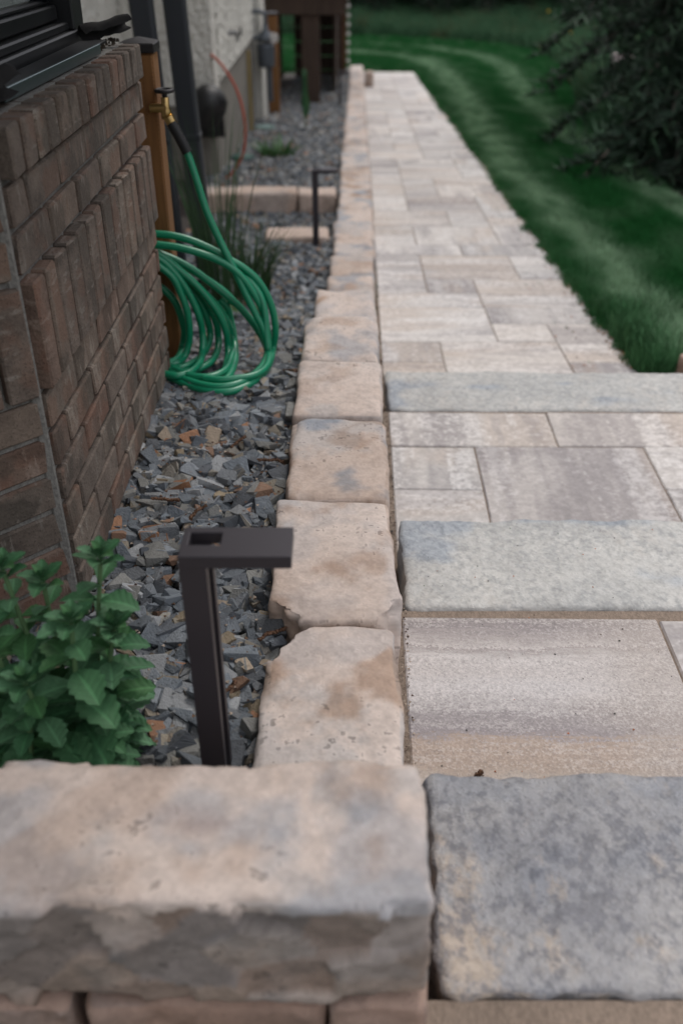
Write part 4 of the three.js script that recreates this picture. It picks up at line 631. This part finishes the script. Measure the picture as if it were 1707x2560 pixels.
function spruce(label, x, y, z, H, rad, n, low, seed, group) {
  const t = thing('spruce_tree', label, 'tree', group, [x, y, z]), r = rng(seed); part(t, 'trunk', new THREE.CylinderGeometry(.02, H * .022 + .05, H, 10, 6).translate(0, H / 2, 0), M.bark);
  const mats = [], cols = [], q = new THREE.Quaternion(), e = new THREE.Euler(), m = new THREE.Matrix4();
  for (let i = 0; i < n; i++) { const u = i / n, yy = lerp(low, H * .97, Math.pow(u, 1.15)), L = rad * (1 - Math.pow((yy - low) / (H - low), 1.4)) * (.62 + r() * .55) + .15; e.set(0, i * 2.39996 + r() * .4, -.05 + .35 * u - r() * .15, 'YXZ'); q.setFromEuler(e); m.compose(new THREE.Vector3(0, yy, 0), q, new THREE.Vector3(L, L, L)); mats.push(m.clone()); const g = .75 + r() * .5; cols.push(new THREE.Color(g, g, g)); }
  const im = new THREE.InstancedMesh(boughs[seed % 3], M.needle, n); mats.forEach((a, i) => { im.setMatrixAt(i, a); im.setColorAt(i, cols[i]); }); im.name = 'crown'; im.userData.kind = 'stuff'; shade(im); t.add(im); return t;
}
spruce('large dark spruce with drooping low boughs beside the lawn', 5.75, -.62, -9.8, 12, 3.45, 620, .2, 12, 'spruces on the right');
spruce('dark spruce close behind the first, over bare soil', 6.4, -.45, -6.8, 10, 3.1, 300, .2, 13, 'spruces on the right');
spruce('dark spruce standing farther back behind the nearest one', 6.1, -.9, -13.7, 12, 3.1, 440, .25, 14, 'spruces on the right');
for (const [x, Z, H, s, l] of [[-7, 36, 12, 21, 'far dark spruce beyond the meadow behind the deck'], [-2.6, 35.6, 11, 22, 'far dark spruce standing beyond the meadow in line with the path'], [1.4, 36.4, 13, 23, 'broad far spruce beyond the meadow, between two slimmer ones'], [4.8, 35.8, 11, 24, 'far dark spruce beyond the meadow at the curve of the lawn'], [8.4, 36.2, 13, 25, 'tall far spruce beyond the meadow, partly hidden by the near spruce'], [11.8, 34.5, 12, 26, 'far spruce on the meadow edge behind the near spruces'], [14, 32, 12, 27, 'far spruce standing alone to the side of the meadow']]) spruce(l, x, terrY(Z) - .1, -Z, H, 3.4, 130, .2, s, 'far trees along the meadow');
for (const [x, Z, s] of [[-.6, 39.5, 1], [3.2, 40, 2], [6.7, 39.5, 3]]) { const t = thing('bushy_tree', ['low dark bushy tree filling the gap between far spruces'][0], 'tree', 'bushes under the far trees', [x, terrY(Z) - .1, -Z]), r = rng(40 + s), P = [], C = []; part(t, 'trunk', new THREE.CylinderGeometry(.08, .16, 3, 8).translate(0, 1.5, 0), M.bark); for (let i = 0; i < 3800; i++) { const a = r() * 6.283, b = Math.acos(2 * r() - 1), rr = Math.pow(r(), .4) * (1.6 + .5 * N3(a, b, s)), c = [Math.sin(b) * Math.cos(a) * rr * 1.2, 2 + Math.cos(b) * rr * 1.15, Math.sin(b) * Math.sin(a) * rr]; for (let k = 0; k < 3; k++) P.push(c[0] + (r() - .5) * .2, c[1] + (r() - .5) * .2, c[2] + (r() - .5) * .2); const g = .6 + r() * .8; for (let k = 0; k < 3; k++) C.push(.02 * g, .042 * g, .02 * g); } const g = new THREE.BufferGeometry(); g.setAttribute('position', new THREE.Float32BufferAttribute(P, 3)); g.setAttribute('color', new THREE.Float32BufferAttribute(C, 3)); g.computeVertexNormals(); part(t, 'crown', g, M.needle).userData.kind = 'stuff'; }
// rocks beyond the spruce
{ const rock = (label, x, y, Z, w, h, d, seed, c) => { const g = stoneGeo(w, h, d, { seed, seg: .05, r: h * .4, amp: .04, outline: .05, low: .03, side: .02, tint: () => c }); const m = solo('boulder', g, M.stone, label, 'boulder', 'boulders by the spruce'); m.position.set(x, y, -Z); m.rotation.y = seed; };
  rock('brown boulder on dark soil at the foot of the spruce', 3.42, -.49, 12.2, .34, .22, .26, 811, [.42, .33, .28]);
  rock('pale lilac grey boulder seen through the spruce boughs', 5.55, -.60, 20.2, .9, .5, .5, 812, [.9, .88, 1.0]); rock('smaller pale grey boulder beside the lilac grey one', 6.5, -.66, 20.4, .55, .4, .4, 813, [.85, .86, .95]); rock('pale grey boulder deep behind the spruce boughs', 7.3, -.55, 19.6, .7, .5, .5, 814, [.85, .85, .92]); }

// ---------------------------------------------------------------- small litter
{
  const r = rng(3003), P = [], C = []; const bit = (x, y, z, s, c) => { const g = new THREE.TetrahedronGeometry(s), e = new THREE.Euler(r() * 6, r() * 6, r() * 6), q = new THREE.Matrix4().makeRotationFromEuler(e).premultiply(new THREE.Matrix4().makeScale(1, .45, 1)).setPosition(x, y, z); g.applyMatrix4(q); P.push(...g.attributes.position.array); const k = .7 + r() * .6; for (let i = 0; i < g.attributes.position.count; i++) C.push(c[0] * k, c[1] * k, c[2] * k); };
  const brown = [.07, .04, .028], tan = [.30, .24, .19], org = [.35, .10, .03], grn = [.03, .10, .03], dk = [.03, .028, .026];
  for (let i = 0; i < 260; i++) { const Z = 1.02 + r() * .75, x = lerp(XR(Z) + .002, PL(Z) + .004, r()); bit(x, .299 + r() * .004, -Z, .0015 + r() * .0032, [brown, tan, tan, tan, [.2, .15, .115]][Math.floor(r() * 5)]); }
  for (let i = 0; i < 320; i++) { const Z = 2.2 + r() * .95, x = lerp(XR(Z) + .002, PL(Z) + .002, r()); bit(x, .15 + r() * .003, -Z, .002 + r() * .005, [brown, tan, brown, dk][Math.floor(r() * 4)]); }
  for (let i = 0; i < 900; i++) { const Z = 3.5 + r() * 8, x = PL(Z) - .012 + (r() - .5) * .03; bit(x, terrY(Z) - .001, -Z, .003 + r() * .006, [brown, brown, grn, tan][Math.floor(r() * 4)]); }
  for (let i = 0; i < 60; i++) { const x = .16 + r() * 1.0, Z = 1.15 + r() * .58; bit(x, .301, -Z, .0015 + r() * .0022, [org, dk, dk, brown][Math.floor(r() * 4)]); }
  for (let i = 0; i < 40; i++) { const x = .2 + r() * 1.1, Z = 1.77 + r() * .35; bit(x, .307, -Z, .0015 + r() * .002, [org, grn, dk, dk][Math.floor(r() * 4)]); }
  for (let i = 0; i < 520; i++) { const Z = 3.9 + r() * 9, e = Math.pow(r(), 2.2) * .28, x = PL(Z) + 1.146 - e; bit(x, terrY(Z) + .002, -Z, .003 + r() * .006, [grn, grn, brown, org][Math.floor(r() * 4)]); }
  for (let i = 0; i < 700; i++) { const Z = 3.9 + r() * 12, x = PL(Z) + 1.146 - .02 + (r() - .6) * .05; bit(x, terrY(Z) + .003, -Z, .004 + r() * .008, [[.22, .12, .05], [.16, .09, .04], tan][Math.floor(r() * 3)]); }
  for (let i = 0; i < 900; i++) { const Z = 1.0 + r() * 2.6, x = lerp(-.55, XR(Z) - .26, r()); bit(x, bedY(Z) + .008 + r() * .016, -Z, .002 + r() * .0045, [brown, [.12, .065, .035], tan, [.12, .13, .14]][Math.floor(r() * 4)]); }
  const g = new THREE.BufferGeometry(); g.setAttribute('position', new THREE.Float32BufferAttribute(P, 3)); g.setAttribute('color', new THREE.Float32BufferAttribute(C, 3)); g.computeVertexNormals(); solo('leaf_litter', g, M.litter, 'brown crumbs and clippings in the paving joints and path edge', 'litter', null, 'stuff');
  const cat = (label, x, y, z, seed, len) => { const q = rng(seed), pts = []; let a = q() * 6, px = x, pz = z; for (let i = 0; i < 7; i++) { pts.push([px, y + .006 * q(), pz]); a += (q() - .35) * 1.1; px += Math.cos(a) * len / 7; pz += Math.sin(a) * len / 7; } const g = tube(pts, .0035, 60, 6), p = g.attributes.position; for (let i = 0; i < p.count; i++) p.setXYZ(i, p.getX(i) + (q() - .5) * .004, p.getY(i) + (q() - .5) * .004, p.getZ(i) + (q() - .5) * .004); g.computeVertexNormals(); solo('dry_catkin', g, std({ color: lin(.14, .075, .045), roughness: 1 }), label, 'catkin', 'dry catkins'); };
  for (const [x, Z, s] of [[-.32, 1.74, 1], [-.36, 1.86, 2], [-.27, 1.70, 3], [-.165, 1.42, 4], [-.20, 1.30, 5], [-.22, 2.15, 6], [-.30, 2.22, 7], [-.40, 1.95, 8]]) cat('curled brown dry catkin lying on the slate gravel', x, bedY(Z) + .022, -Z, s + 20, .085);
  cat('curled brown dry catkin in the joint beside the dark step', .135, .305, -1.13, 41, .06); cat('thin brown twig on the broad banded paver', .27, .304, -1.24, 43, .018);
}
scene.updateMatrixWorld(true);
renderer.render(scene, camera);
